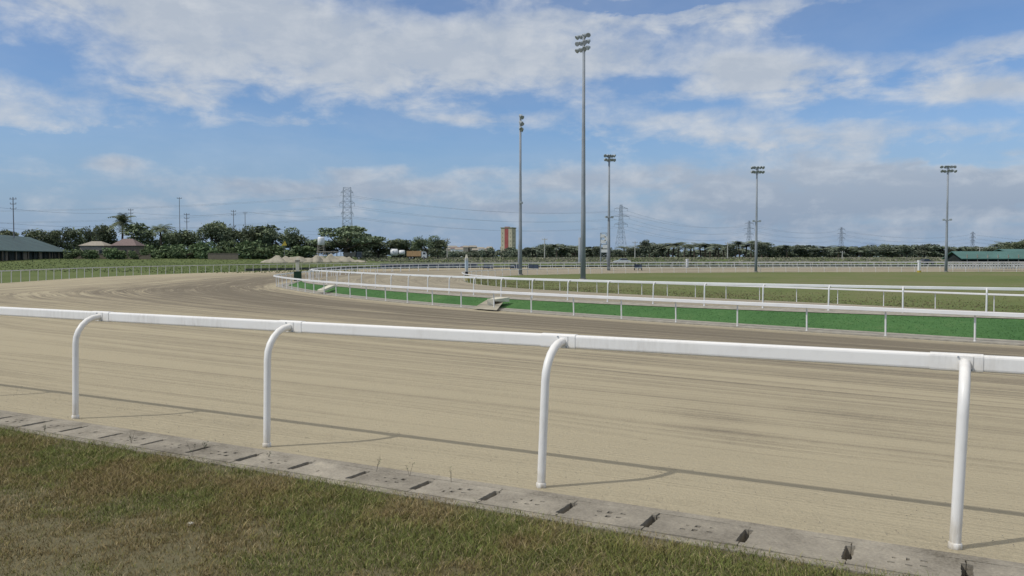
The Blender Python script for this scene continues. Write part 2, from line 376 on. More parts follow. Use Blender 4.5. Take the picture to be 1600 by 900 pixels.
loft('training_track', Af, ZA+.02, Bc[:, :2], ZB, M['sand2'], nv=14, width=12)
# infield
bm_ = Bc[::3, :2]
iv = [(p[0], p[1], ZB+.004) for p in bm_]; cx, cy = 40, 100
nb = len(iv); ring2 = []
me = mesh_obj('infield', iv+[(cx, cy, ZB+.05)], [(i, i+1, nb) for i in range(nb-1)]+[(nb-1, 0, nb)], M['infield'])
if me.data.polygons[5].normal.z < 0: me.data.flip_normals()
tag(me, kind='structure')
g = mesh_obj('ground', [(-5000, -5000, -.6), (5000, -5000, -.6), (5000, 5000, -.6), (-5000, 5000, -.6)], [(0, 1, 2, 3)], M['ground']); tag(g, kind='structure')
# field outside the track, rising gently to a low plain
on = normals(Oc); sgO = -1 if np.dot(on[idx(Oc, near(0))], NN) > 0 else 1     # outward
so = oi_; q = np.clip((so-sNear)/20, 0, 1); off0 = (.48*(1-q)+.03*q)
rings = []; hts = []
for off in (0, 6, 15, 30, 50, 75, 110, 180, 400, 1200, 6000):
    k = min(1, off/110); k = k*k*(3-2*k)
    rings.append(Oc[::4, :2]+(on*sgO)[::4]*(off0[::4]+off)[:, None]); hts.append(Oz[::4]*(1-k)+1.97*k-.004)
nR = len(rings[0]); V = np.concatenate([np.column_stack([r, h]) for r, h in zip(rings, hts)]); G = np.arange(len(V)).reshape(len(rings), nR)
Fq = np.stack([G[:-1, :-1], G[1:, :-1], G[1:, 1:], G[:-1, 1:]], -1).reshape(-1, 4)
def region(name, mask, mat):
    o = np_mesh(name, V, Fq[mask], mat)
    if o.data.polygons[len(o.data.polygons)//2].normal.z < 0: o.data.flip_normals()
    o.data.polygons.foreach_set('use_smooth', [True]*len(o.data.polygons)); return tag(o, kind='structure')
cut = idx(Oc, near(-22))//4; colidx = np.tile(np.arange(nR-1), len(rings)-1)
region('verge_ground', colidx < cut, M['verge']); region('outer_field', colidx >= cut, M['field'])
def zfield(x, y):                                        # height of the outer field at a point
    d = np.linalg.norm(Oc[:, :2]-np.array((x, y)), axis=1); i = int(np.argmin(d)); k = min(1, d[i]/110); k = k*k*(3-2*k)
    return Oz[i]*(1-k)+1.97*k

# ------------------------------------------------------------------ rail fences
def resample(cv, start, spacing, n):
    s = arcl(cv); t = start+spacing*np.arange(n); t = t[(t >= 0) & (t <= s[-1])]
    x = np.interp(t, s, cv[:, 0]); y = np.interp(t, s, cv[:, 1]); return np.stack([x, y], 1), t
def post_mesh(H, arm, r, n=10, collar=True, lean=.02):
    m = MB(); rb = min(.27, arm*.85); pts = [(0, -.0, -.15), (0, 0, .02)]
    k = H-rb
    pts += [(0, lean*.5, k*.5), (0, lean, k)]
    for a in range(1, 7):
        th = a/6*PI/2; pts.append((0, lean+rb*(1-math.cos(th)), k+rb*math.sin(th)))
    pts.append((0, arm, H)); m.tube(pts, r, n)
    if collar: m.tube([(0, 0, -.02), (0, 0, .025), (0, .0, .03)], [r*1.25, r*1.2, r*1.02], n)
    return m
def rail_mesh(path, w, h, z, n=16):                      # path (k,2), z array, superellipse section
    m = MB(); k = len(path); d = np.gradient(path, axis=0); d /= np.linalg.norm(d, axis=1)[:, None]; nm = np.stack([-d[:, 1], d[:, 0]], 1)
    vs = []
    for i in range(k):
        for j in range(n):
            q_ = j//(n//4); a = PI/2*(q_+(j % (n//4))/(n//4-1)); rc = min(.018, w*.35); sx_ = 1 if q_ in (0, 3) else -1; sz_ = 1 if q_ in (0, 1) else -1
            cxx = sx_*(w/2-rc)+rc*math.cos(a); czz = sz_*(h/2-rc)+rc*math.sin(a)
            vs.append((path[i, 0]+nm[i, 0]*cxx, path[i, 1]+nm[i, 1]*cxx, z[i]+czz))
    fs = []
    for i in range(k-1):
        for j in range(n): fs.append((i*n+j, (i+1)*n+j, (i+1)*n+(j+1) % n, i*n+(j+1) % n))
    fs += [tuple(range(n)), tuple((k-1)*n+j for j in range(n))[::-1]]
    m.add(vs, fs); return m
def fence(name, label, cat, cv, z, posts, H, arm, side, r, rw, rh, mat, sleeve=False, span=None, order=None, farmat=None, group=None):
    """cv dense plan curve of the post line, z array/scalar, posts (n,2), side +1/-1: which side of the curve the rail is on"""
    z = np.broadcast_to(z, (len(cv),)); nm = normals(cv)*side
    root = empty(name, (float(posts[0][0]), float(posts[0][1]), float(z[idx(cv, posts[0])])), label, cat, group); inv = Vector(root.location)
    pm = post_mesh(H, arm, r, 10 if sleeve else 6, True).build('post', mat, root, True); me_post = pm.data; first = True
    order = sorted(range(len(posts)), key=lambda i: posts[i][0]**2+posts[i][1]**2)
    rest = MB()
    for rank, i in enumerate(order):
        p = posts[i]; k = idx(cv, p); a = math.atan2(nm[k, 1], nm[k, 0])-PI/2
        if rank < 100:
            o = pm if first else pm.copy()
            if not first: COL.objects.link(o)
            first = False; o.parent = root; o.location = Vector((p[0], p[1], z[k]))-inv
            o.rotation_euler = (random.uniform(-.012, .012), random.uniform(-.008, .008), a+random.uniform(-.03, .03))
            if sleeve: o.rotation_euler = (Matrix.Rotation(float(.034*np.clip((p[0]+2)/2.5, -.2, 1)), 4, Vector((NN[0], NN[1], 0)))@Matrix.Rotation(a, 4, 'Z')).to_euler()
            if sleeve:
                bk = MB(); top_ = Vector((0, arm-.035, H)); bk.box((0, arm-.012, H), (.085, .012, .088)); ob = bk.build('bracket', mat, o)
                for bx_, bz_ in ((-.036, .036), (.036, -.036)): bo = MB(); bo.tube([(bx_, arm-.018, H+bz_), (bx_, arm-.026, H+bz_)], .006, 6); bo.build('bolt', M['galv'], o)
                q = p+nm[k]*(arm+rw*.35); tdir = np.array((nm[k, 1], -nm[k, 0]))
                sm = rail_mesh(np.array([q-tdir*.15-np.array(inv)[:2], q+tdir*.13-np.array(inv)[:2]]), rw+.008, rh+.008, [z[k]+H-inv.z]*2)
                sm.build('rail_sleeve', mat, root, False)
        else:
            zz = float(z[k]); ca, sa = math.cos(a), math.sin(a)
            pp = [Vector((p[0], p[1], zz-.1))-inv, Vector((p[0], p[1], zz+H-.2))-inv, Vector((p[0]+nm[k, 0]*arm, p[1]+nm[k, 1]*arm, zz+H))-inv]
            rest.tube(pp, r, 4)
    if rest.v: tag(rest.build('posts', farmat or mat, root), kind='stuff')
    i0, i1 = span
    path = cv[i0:i1, :2]+nm[i0:i1]*(arm+rw*.35); rail_mesh(path-np.array(inv)[:2], rw, rh, z[i0:i1]+H-inv.z).build('rail', mat, root, False)
    return root
# near fence (straight in view)
Nc = np.array([near(t) for t in np.arange(-16.5, 19, .5)])
nposts = np.array([near(t) for t in [2.63*k+(.0, .0, .02, 0)[k % 4] for k in range(-6, 7)]])
nsd = 1 if np.dot(normals(Nc)[0], NN) > 0 else -1
fence('rail_fence', 'nearest white running rail on bent posts, crossing the foreground along the concrete drain', 'fence', Nc, 1.1, nposts, 1.015, .31, nsd, .0305, .062, .10, M['white'], True, (0, len(Nc)))
# inner rail of the main track
s = arcl(Cc); st = s[idx(Cc, Cm[0])]; en = s[idx(Cc, (-21.4, 74.4))]
pc = [np.array(p) for p in Cm]; a_, _ = resample(Cc, st-2.7*7, 2.7, 7); b_, _ = resample(Cc, en+2.6, 2.6, 95)
fence('rail_fence', 'white running rail between the wide sand track and the green turf strip', 'fence', Cc, ZC+.05, np.array(list(a_)+pc+list(b_)), 0.9, .2, -sgC, .032, .07, .135, M['white_mid'], False, (idx(Cc, a_[0]), idx(Cc, b_[-1])))
s = arcl(Ac); st = s[idx(Ac, Am[0])]; en = s[idx(Ac, Am[-1])]
a_, _ = resample(Ac, st-2.9*7, 2.9, 7); b_, _ = resample(Ac, en+2.6, 2.6, 105)
fence('rail_fence', 'white rail on goosenecked posts behind the green turf strip, upper of the pair at right', 'fence', Ac, ZA+.01, np.array(list(a_)+[np.array(p) for p in Am]+list(b_)), 1.02, .2, -sgA, .034, .07, .12, M['white_mid'], False, (idx(Ac, a_[0]), idx(Ac, b_[-1])))
s = arcl(Bc); st = s[idx(Bc, Bm[0])]; en = s[idx(Bc, Bm[-1])]
bn = normals(Bc); sgB = 1 if np.dot(bn[idx(Bc, (5, 69))], np.array((-1, -1))) > 0 else -1
a_, _ = resample(Bc, st-3*6, 3, 6); b_, _ = resample(Bc, en+2.5, 2.5, 105)
fence('rail_fence', 'white rail round the grassy infield, on the far edge of the narrow training track', 'fence', Bc, ZB, np.array(list(a_)+[np.array(p) for p in Bm]+list(b_)), .93, .2, sgB, .03, .06, .10, M['white_mid'], False, (idx(Bc, a_[0]), idx(Bc, b_[-1])))
s = arcl(Oc); st = s[idx(Oc, (-42, 48))]
b_, _ = resample(Oc, st, 1.85, 190)
fence('rail_fence', 'far outer white rail curving round the bend before the green field at left', 'fence', Oc, Oz, b_, 1.1, .2, -sgO, .036, .06, .09, M['white_far'], False, (idx(Oc, b_[0]), idx(Oc, b_[-1])))

# ------------------------------------------------------------------ concrete drain with slotted covers
def ts_box(m, t0, t1, s0, s1, z0, z1, jit=0):
    c = [near(t0, s0), near(t1, s0), near(t1, s1), near(t0, s1)]
    vs = [(p[0], p[1], z0) for p in c]+[(p[0], p[1], z1+random.uniform(-jit, jit)) for p in c]
    m.add(vs, [(3, 2, 1, 0), (4, 5, 6, 7), (0, 1, 5, 4), (1, 2, 6, 5), (2, 3, 7, 6), (3, 0, 4, 7)])
PZ = 1.1
dr = empty('drain', (P1[0], P1[1], PZ), 'long concrete drain channel edging the sand track beside the dry grass', 'drain')
m = MB(); ts_box(m, -20, 16, -.225, -.142, PZ-.3, PZ+.012); o = m.build('track_side_lip', M['kerb']); o.parent = dr; o.matrix_parent_inverse = Matrix.Translation(-dr.location)
m = MB(); ts_box(m, -20, 16, -.66, -.585, PZ-.3, PZ+.006); o = m.build('grass_side_lip', M['kerb']); o.parent = dr; o.matrix_parent_inverse = Matrix.Translation(-dr.location)
m = MB(); ts_box(m, -20, 16, -.588, -.222, PZ-.3, PZ-.12); o = m.build('channel_floor', M['black']); o.parent = dr; o.matrix_parent_inverse = Matrix.Translation(-dr.location)
LT = .569; t_ref = 7.955-.012
def cover(k):
    """slab with notched ends (lifting slots) and small drain holes, in local coordinates: x along, y across"""
    L = LT-.006; s0, s1 = -.582, -.229; W = s1-s0; nx, ny = 30, 18
    rr = random.Random(100+k); V = []; Fs = []; top = {}
    hol = set(); holes = []
    miss = rr.random() < .18
    for ax in range(3):
        for bx in range(2):
            if miss and rr.random() < .75: continue
            holes.append((L*.5+(ax-1)*.075+rr.uniform(-.006, .006)+.01, W*.5+(bx-.5)*.085+(ax-1)*.012+rr.uniform(-.005, .005)))
    slot0, slot1, dep = W*.16, W*.84, .019+rr.uniform(0, .012)
    tilt = rr.uniform(-.006, .006); tilt2 = rr.uniform(-.004, .004)
    xs = [0]+[dep]+list(np.linspace(dep, L-dep, nx+1)[1:-1])+[L-dep, L]
    ys = sorted(set([0, W]+list(np.linspace(.0, W, ny+1))+[slot0, slot1]))
    def cellin(i, j):
        xm = (xs[i]+xs[i+1])/2; ym = (ys[j]+ys[j+1])/2
        if (i == 0 or i == len(xs)-2) and slot0 < ym < slot1: return False
        for hx, hy in holes:
            if abs(xm-hx) < .0145 and abs(ym-hy) < .0145: return False
        return True
    H0, H1 = -.09, .0
    def vid(i, j, z):
        key = (i, j, z)
        if key not in top:
            top[key] = len(V); zz = (H1+tilt*(xs[i]/L-.5)+tilt2*(ys[j]/W-.5)+(rr.uniform(-.0012, .0012))) if z else H0
            V.append((xs[i]+(rr.uniform(-.003, .003) if 0 < j < len(ys)-1 and i in (0, 1, len(xs)-2, len(xs)-1) else 0), ys[j], zz))
        return top[key]
    for i in range(len(xs)-1):
        for j in range(len(ys)-1):
            if not cellin(i, j): continue
            Fs.append((vid(i, j, 1), vid(i+1, j, 1), vid(i+1, j+1, 1), vid(i, j+1, 1)))
            for (di, dj, e) in ((-1, 0, ((i, j+1), (i, j))), (1, 0, ((i+1, j), (i+1, j+1))), (0, -1, ((i, j), (i+1, j))), (0, 1, ((i+1, j+1), (i, j+1)))):
                a, b = i+di, j+dj
                if a < 0 or b < 0 or a >= len(xs)-1 or b >= len(ys)-1 or not cellin(a, b):
                    (p, q), (u, w) = e; Fs.append((vid(p, q, 0), vid(u, w, 0), vid(u, w, 1), vid(p, q, 1)))
    return V, Fs, s0, miss
ords = ['first', 'second', 'third', 'fourth', 'fifth', 'sixth', 'seventh', 'eighth', 'ninth', 'tenth', 'eleventh', 'twelfth', 'thirteenth', 'fourteenth', 'fifteenth', 'sixteenth']
ang = math.atan2(DN[1], DN[0])
for k in range(-2, 24):
    V_, F_, s0, miss = cover(k); t = t_ref-LT*k
    p = near(t, s0); o = mesh_obj('drain_cover', V_, F_, M['kerb'], None, False, (p[0], p[1], PZ+.012)); o.rotation_euler = (0, 0, ang)
    j = k+1
    word = 'concrete drain cover with few holes' if miss else 'pitted concrete drain cover with six small holes'
    if 0 <= j < 16: lab = '%s, %s from the right end of the row' % (word, ords[j])
    else: lab = 'small distant concrete drain cover near the left end of the row'
    tag(o, lab, 'drain cover', 'concrete drain covers beside the sand track')

# ------------------------------------------------------------------ foreground grass
def vnoise(x, y, sc, seed):
    r = np.random.default_rng(seed); G = r.random((64, 64)); X = x*sc+1000; Y = y*sc+1000
    i = np.floor(X).astype(int); j = np.floor(Y).astype(int); fx = X-i; fy = Y-j; fx = fx*fx*(3-2*fx); fy = fy*fy*(3-2*fy)
    g = lambda a, b: G[a % 64, b % 64]
    return (g(i, j)*(1-fx)+g(i+1, j)*fx)*(1-fy)+(g(i, j+1)*(1-fx)+g(i+1, j+1)*fx)*fy
def fbm(x, y, sc, seed): return .5*vnoise(x, y, sc, seed)+.3*vnoise(x, y, sc*2.3, seed+1)+.2*vnoise(x, y, sc*5.1, seed+2)
def blades(name, X, Y, Z, H, W, lean, cols, mat, label, cat):
    n = len(X); a = rng.random(n)*2*PI; b = rng.random(n)*2*PI
    dx, dy = np.cos(a)*W/2, np.sin(a)*W/2; lx, ly = np.cos(b)*lean*H, np.sin(b)*lean*H
    V = np.zeros((n, 5, 3))
    V[:, 0] = np.stack([X-dx, Y-dy, Z-.005], 1); V[:, 1] = np.stack([X+dx, Y+dy, Z-.005], 1)
    V[:, 2] = np.stack([X+dx*.75+lx*.35, Y+dy*.75+ly*.35, Z+H*.6], 1); V[:, 3] = np.stack([X-dx*.75+lx*.35, Y-dy*.75+ly*.35, Z+H*.6], 1)
    V[:, 4] = np.stack([X+lx, Y+ly, Z+H*.97], 1)
    b0 = np.arange(n)*5
    # two triangles + tip as triangles
    Fq = np.concatenate([np.stack([b0, b0+1, b0+2], 1), np.stack([b0, b0+2, b0+3], 1), np.stack([b0+3, b0+2, b0+4], 1)])
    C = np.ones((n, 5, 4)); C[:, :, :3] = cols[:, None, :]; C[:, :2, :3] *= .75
    o = np_mesh(name, V.reshape(-1, 3), Fq, mat, C.reshape(-1, 4)); tag(o, label, cat, kind='stuff'); return o
N = 1000000
T = rng.uniform(-11, 10, N); S = -.60-rng.random(N)*3.6
pos = P1[None]+DN[None]*T[:, None]+NN[None]*S[:, None]; X, Y = pos[:, 0], pos[:, 1]
dist = np.hypot(X, Y); keep = (Y > 1.5) & (np.abs(X) < Y*.72+.9)
dens = fbm(X, Y, 2.1, 3)*.5+fbm(X, Y, 6, 9)*.5
edge = np.clip((-.60-S)/.5, 0, 1); near_edge = np.exp(-((S+1.15)/.65)**2)
right = np.clip((X+1.5)/3.5, 0, 1)
prob = np.clip((dens-.36+near_edge*.22+right*.12)*4.0, .36, 1)
keep &= rng.random(N) < prob*np.clip(.35+edge, 0, 1)
X, Y, S, dens, near_edge, right = X[keep], Y[keep], S[keep], dens[keep], near_edge[keep], right[keep]; n = len(X)
H = rng.uniform(.007, .026, n)*(1+1.0*near_edge*fbm(X, Y, 2.2, 40)*1.6)*(.75+.6*dens); H *= 1+.5*(rng.random(n) < .04)
grn = np.clip((fbm(X, Y, 1.7, 21)-.47)*4+.25+near_edge*.25, 0, 1)+rng.normal(0, .32, n)
pal = np.array([(.25, .19, .09), (.225, .195, .07), (.19, .19, .055), (.145, .175, .048)])
gi = np.clip(grn, 0, .999)*3; i0 = gi.astype(int); fr = (gi-i0)[:, None]; cols = pal[i0]*(1-fr)+pal[np.minimum(i0+1, 3)]*fr
straw = rng.random(n) < .13; cols[straw] = np.array((.38, .31, .17)); cols *= rng.uniform(.7, 1.3, n)[:, None]
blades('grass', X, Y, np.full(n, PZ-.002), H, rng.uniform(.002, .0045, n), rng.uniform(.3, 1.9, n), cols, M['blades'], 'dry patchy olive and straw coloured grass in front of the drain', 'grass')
# small stones and debris in the verge
rs = random.Random(5)
def rock(name, x, y, z, r, mat, seed, label=None, group=None):
    bmm = bmesh.new(); bmesh.ops.create_icosphere(bmm, subdivisions=2, radius=r); q = random.Random(seed)
    for v in bmm.verts:
        k = 1+q.uniform(-.25, .25); v.co = Vector((v.co.x*k*1.4, v.co.y*k, v.co.z*k*.6))
    me = bpy.data.meshes.new(name); bmm.to_mesh(me); bmm.free(); me.materials.append(mat)
    o = bpy.data.objects.new(name, me); COL.objects.link(o); o.location = (x, y, z); o.rotation_euler = (0, 0, q.uniform(0, 6))
    tag(o, label, 'stone', group); return o
pt = near(3.55, -2.05)
def gnd(x, y, z):
    r = ray(x, y); t = (z-CZ)/r.z; return (r.x*t, r.y*t)
p = gnd(297, 820, PZ); rock('stone', p[0], p[1], PZ+.006, .017, M['stone'], 1, 'pale stone lying in the thin dry grass at lower left')
for i in range(1500):
    pass
# loose crumbs (one mass)
m = MB()
for i in range(1600):
    t = rs.uniform(-8, 10); s_ = rs.choice((rs.uniform(-5, -.7), rs.uniform(-5, -.7), rs.uniform(-.1, 1.2))); p = near(t, s_); r_ = rs.uniform(.003, .008)*(1 if s_ < 0 else .8)
    zc = PZ-(.0 if s_ < 0 else 1.1*s_/31)
    a = rs.uniform(0, 6)
    vs = [(p[0]+math.cos(a+k*2.09)*r_*rs.uniform(.7, 1.3), p[1]+math.sin(a+k*2.09)*r_*rs.uniform(.7, 1.3), zc-.002) for k in range(3)]+[(p[0], p[1], zc+r_*.8)]
    m.add(vs, [(0, 1, 3), (1, 2, 3), (2, 0, 3)])
o = m.build('gravel', M['kerb']); tag(o, 'fine grit and crumbs scattered over sand edge and dry verge', 'grit', kind='stuff')
# spindly weeds beside the drain
def weed(x, y, h, seed):
    q = random.Random(seed); m = MB(); nst = q.randint(2, 4); l = MB()
    for i in range(nst):
        a = q.uniform(0, 6.28); le = h*q.uniform(.6, 1); dx, dy = math.cos(a)*le*.3, math.sin(a)*le*.3
        P = [(0, 0, 0), (dx*.3, dy*.3, le*.4), (dx*.7, dy*.7, le*.75), (dx, dy, le)]; m.tube(P, [.0016, .0013, .001, .0008], 4)
        for k in range(5):
            f = q.uniform(.3, 1); b = q.uniform(0, 6.28); s_ = q.uniform(.008, .016); c = Vector((dx*f, dy*f, le*f))
            l.add([c, c+Vector((math.cos(b)*s_, math.sin(b)*s_, s_*.4)), c+Vector((math.cos(b+.5)*s_*.8, math.sin(b+.5)*s_*.8, s_*.7))], [(0, 1, 2)])
    return m, l
for i, (px, py, h) in enumerate([(205, 690, .16), (300, 710, .2), (588, 735, .22), (640, 742, .2), (705, 752, .18), (70, 672, .14), (320, 700, .14), (420, 712, .1)]):
    p = gnd(px, py+4, PZ); m, l = weed(0, 0, h*.72, i)
    r_ = empty('weed', (p[0], p[1], PZ), ['spindly weed at the drain edge near the first rail post', 'thin tall weed at the drain edge below the gap of the first two posts', 'spindly weed standing right of the second rail post, left of three', 'spindly weed right of the second rail post, middle of three', 'spindly weed right of the second rail post, right of three', 'small weed by the drain at the left edge', 'low weed beside the taller one left of the second post', 'low weed in front of the second rail post'][i], 'weed', 'weeds along the drain')
    m.build('stem', M['greybrown'], r_); l.build('leaves', M['leafbush'], r_)

# ------------------------------------------------------------------ scrub belts (uncountable)
def scrub(name, pts, hmin, hmax, w, pal, label):
    X, Y, Z = pts; n = len(X); q = np.clip(fbm(X, Y, .06, 33)*1.2-.1+rng.normal(0, .18, n), 0, .999)*(len(pal)-1); i = q.astype(int); fr = (q-i)[:, None]
    pal = np.array(pal); cols = pal[i]*(1-fr)+pal[np.minimum(i+1, len(pal)-1)]*fr; cols = cols*rng.uniform(.75, 1.25, n)[:, None]
    return blades(name, X, Y, Z, rng.uniform(hmin, hmax, n), rng.uniform(w*.6, w*1.4, n), rng.uniform(.1, .8, n), cols, M['scrub'], label, 'scrub')
zf = np.vectorize(zfield)
def belt(n, x0, x1, d0, d1):
    px = rng.uniform(x0, x1, n); d = rng.uniform(d0, d1, n)*(1); X = (px-800)/F*d; Y = d; return X, Y
X, Y = belt(26000, 560, 1700, 212, 330); Z = zf(X, Y)
k = fbm(X, Y, .05, 61) > .36; X, Y, Z = X[k], Y[k], Z[k]
scrub('scrub', (X, Y, Z), .12, .5, .4, [(.13, .155, .08), (.17, .19, .10), (.23, .225, .16), (.28, .265, .21), (.21, .21, .145)], 'grey-green rough scrub on the plain beyond the far rails')
X, Y = belt(9000, -120, 560, 118, 250); Z = zf(X, Y); 
scrub('meadow_grass', (X, Y, Z), .05, .18, .2, [(.09, .13, .045), (.11, .15, .055), (.14, .17, .07), (.18, .175, .09)], 'green rough grass on the field outside the bend at left')
# infield rough grass, densest just behind the infield rail
n = 30000; s = arcl(Bc); i0, i1 = idx(Bc, (60, 17)), idx(Bc, (-6, 106)); ii = rng.integers(i0, i1, n); offn = np.abs(rng.normal(0, 7, n))+.2
X = Bc[ii, 0]-bn[ii, 0]*sgB*offn+rng.normal(0, .3, n); Y = Bc[ii, 1]-bn[ii, 1]*sgB*offn+rng.normal(0, .3, n)
kk = np.array([True]*n); k = fbm(X, Y, .5, 71)+rng.normal(0, .12, n) > .42; X, Y = X[k], Y[k]
_me = TURF.data; _v = np.zeros(len(_me.vertices)*3); _me.vertices.foreach_get('co', _v); _v = _v.reshape(-1, 3)
_f = np.zeros(len(_me.polygons)*4, dtype=int); _me.polygons.foreach_get('vertices', _f); _f = _f.reshape(-1, 4); _c = _v[_f].mean(1)
_ar = np.linalg.norm(np.cross(_v[_f[:, 2]]-_v[_f[:, 0]], _v[_f[:, 3]]-_v[_f[:, 1]]), axis=1)/2; _w = _ar*(_c[:, 1] < 100)*(_c[:, 1] > 12)/np.maximum(_c[:, 1], 20); _w /= _w.sum()
_s = rng.choice(len(_f), 70000, p=_w); _u = rng.random((70000, 1)); _k = rng.random((70000, 1)); _q = _v[_f[_s]]
_P = (_q[:, 0]*(1-_u)+_q[:, 1]*_u)*(1-_k)+(_q[:, 3]*(1-_u)+_q[:, 2]*_u)*_k; _X, _Y, _Z = _P[:, 0], _P[:, 1], _P[:, 2]
scrub('turf_grass', (_X, _Y, _Z-.01), .01, .03, .05, [(.065, .16, .055), (.075, .175, .06), (.09, .19, .065), (.12, .195, .08)], 'short bright green turf blades on the strip between the two rails')
scrub('infield_tufts', (X, Y, np.full(len(X), ZB)), .02, .075, .08, [(.15, .165, .065), (.13, .165, .06), (.20, .175, .10), (.18, .15, .09), (.17, .18, .075)], 'brown and olive tufts in the rough infield grass behind the short rail')

# ------------------------------------------------------------------ culvert block, plank and sand gap on the turf strip
c = Vector(gnd(745, 487, .03)).to_3d()
m = MB(); m.add([(a[0], a[1], z+.02) for a, z in zip([gnd(738, 482.5, .07), gnd(776, 485.5, .07), gnd(788, 470.5, .37), gnd(762, 468.5, .37)], (.07, .07, .38, .38))], [(0, 1, 2, 3)])
tag(m.build('sand_gap', M['sandpile']), kind='structure')
p = gnd(767, 480, .12); r_ = empty('concrete_culvert', (p[0], p[1], .12), 'pale concrete culvert block set into the green turf strip', 'culvert')
m = MB(); m.box((0, .1, .19), (.36, .3, .46)); m.build('headwall', M['cream'], r_)
m = MB(); m.add([(.2, -.0, .40), (.95, 1.3, .44), (.25, 1.5, .44), (-.16, .28, .40), (.2, 0, .30), (.95, 1.3, .2), (.25, 1.5, .2), (-.16, .28, .30)], [(0, 1, 2, 3), (0, 4, 5, 1), (1, 5, 6, 2), (2, 6, 7, 3), (3, 7, 4, 0)]); m.build('slab', M['cream'], r_)
pa, pb = gnd(496, 453.5, .3), gnd(514, 448, .45); o = MB(); o.add([(pa[0], pa[1], .20), (pb[0], pb[1], .42), (pb[0]+.45, pb[1]-.1, .42), (pa[0]+.45, pa[1]-.1, .20), (pa[0], pa[1], .34), (pb[0], pb[1], .58), (pb[0]+.45, pb[1]-.1, .58), (pa[0]+.45, pa[1]-.1, .34)], [(4, 7, 6, 5), (0, 4, 5, 1), (1, 5, 6, 2), (2, 6, 7, 3), (3, 7, 4, 0)])
tag(o.build('concrete_slab', M['cream']), 'narrow pale concrete slab lying diagonally across the green turf strip', 'slab')

# ------------------------------------------------------------------ floodlight masts
def floodlight(parent, x, z, yaw, tilt):
    m = MB(); ax = Vector((math.sin(yaw)*math.cos(tilt), -math.cos(yaw)*math.cos(tilt), -math.sin(tilt))); c = Vector((x, -.12, z))
    m.tube([c-ax*.22, c-ax*.12, c, c+ax*.16, c+ax*.2], [.10, .15, .24, .31, .31], 10); o = m.build('floodlight', M['lamp'], parent, True)
    g = MB(); g.tube([c+ax*.203, c+ax*.212], [.28, .27], 10); g.build('lens', M['glass'], o)
def mast(base, top_z, rb, rt, rows, ncol, colw, rowh, yaw, label, mid, hz):
    root = empty('floodlight_mast', base, label, 'floodlight mast', 'tall floodlight masts round the track', yaw); H = top_z-base[2]
    m = MB(); m.tube([(0, 0, -.3), (0, 0, H*.3), (0, 0, H*.31), (0, 0, H*.62), (0, 0, H*.63), (0, 0, H)], [rb, rb*.86, rb*.82, rb*.66, rb*.62, rt], 12); m.build('pole', M['galv'], root, True)
    for r_ in range(rows):
        z = H-.15-r_*rowh; m = MB(); w = colw*(ncol-1)
        m.tube([(-w/2-.15, 0, z), (w/2+.15, 0, z)], .06, 6); m.tube([(-w*.3, 0, z), (0, 0, z-.45)], .035, 5); m.tube([(w*.3, 0, z), (0, 0, z-.45)], .035, 5); m.build('crossarm', M['galv'], root)
        for c in range(ncol):
            floodlight(root, (c-(ncol-1)/2)*colw, z+.1+random.uniform(-.06, .06), random.uniform(-.8, .8), R(random.uniform(22, 42)))
    if mid:
        m = MB(); m.tube([(-.75, 0, mid), (.75, 0, mid)], .07, 6); m.box((-.6, -.1, mid+.12), (.4, .35, .3)); m.box((.6, -.1, mid+.12), (.4, .35, .3)); m.build('service_lamp_bracket', M['lamp'], root)
    m = MB(); m.tube([(0, 0, -.1), (0, 0, .18)], rb*1.5, 12); m.build('base_plate', M['concrete'], root)
def base_at(x, y): p = gnd(x, y, ZB); return (p[0], p[1], ZB)
mast(base_at(911, 437.5), 30.0, .34, .17, 3, 4, .66, .80, R(-52), 'tallest and nearest floodlight mast, rising beyond the rails right of centre', 0, 0)
mast(base_at(813, 430), 24.4, .30, .17, 3, 4, .55, .95, R(80), 'floodlight mast beside the red striped tower, its lamp cluster seen edge-on', 11.2, 0)
mast(base_at(951, 426), 20.8, .30, .16, 2, 5, .46, .72, R(22), 'floodlight mast just right of the tallest one beside the white panel tower', 9.9, 0)
mast(base_at(1181, 425.5), 19.0, .27, .15, 2, 5, .52, .78, R(4), 'floodlight mast standing alone right of centre in front of the tree line', 9.3, 0)
mast(base_at(1478, 425.3), 19.3, .27, .15, 2, 5, .60, .78, R(-6), 'floodlight mast nearest the teal roofed building at far right', 9.6, 0)
for (x, yt, yb, d, w, lab) in [(906, 371, 413, 222, .42, 'thick short grey pillar directly behind the tallest mast'), (810.3, 382, 413, 222, .18, 'thin short grey pillar behind the mast by the red striped tower')]:
    p = atd(x, yb, d); q = atd(x, yt, d); m = MB(); m.tube([(0, 0, -1), (0, 0, 0), (0, 0, (q.z-p.z)*.985), (0, 0, q.z-p.z)], [w*1.05, w*1.05, w, w*.6], 12); tag(m.build('pillar', M['galv'], None, True, p), lab, 'pillar')

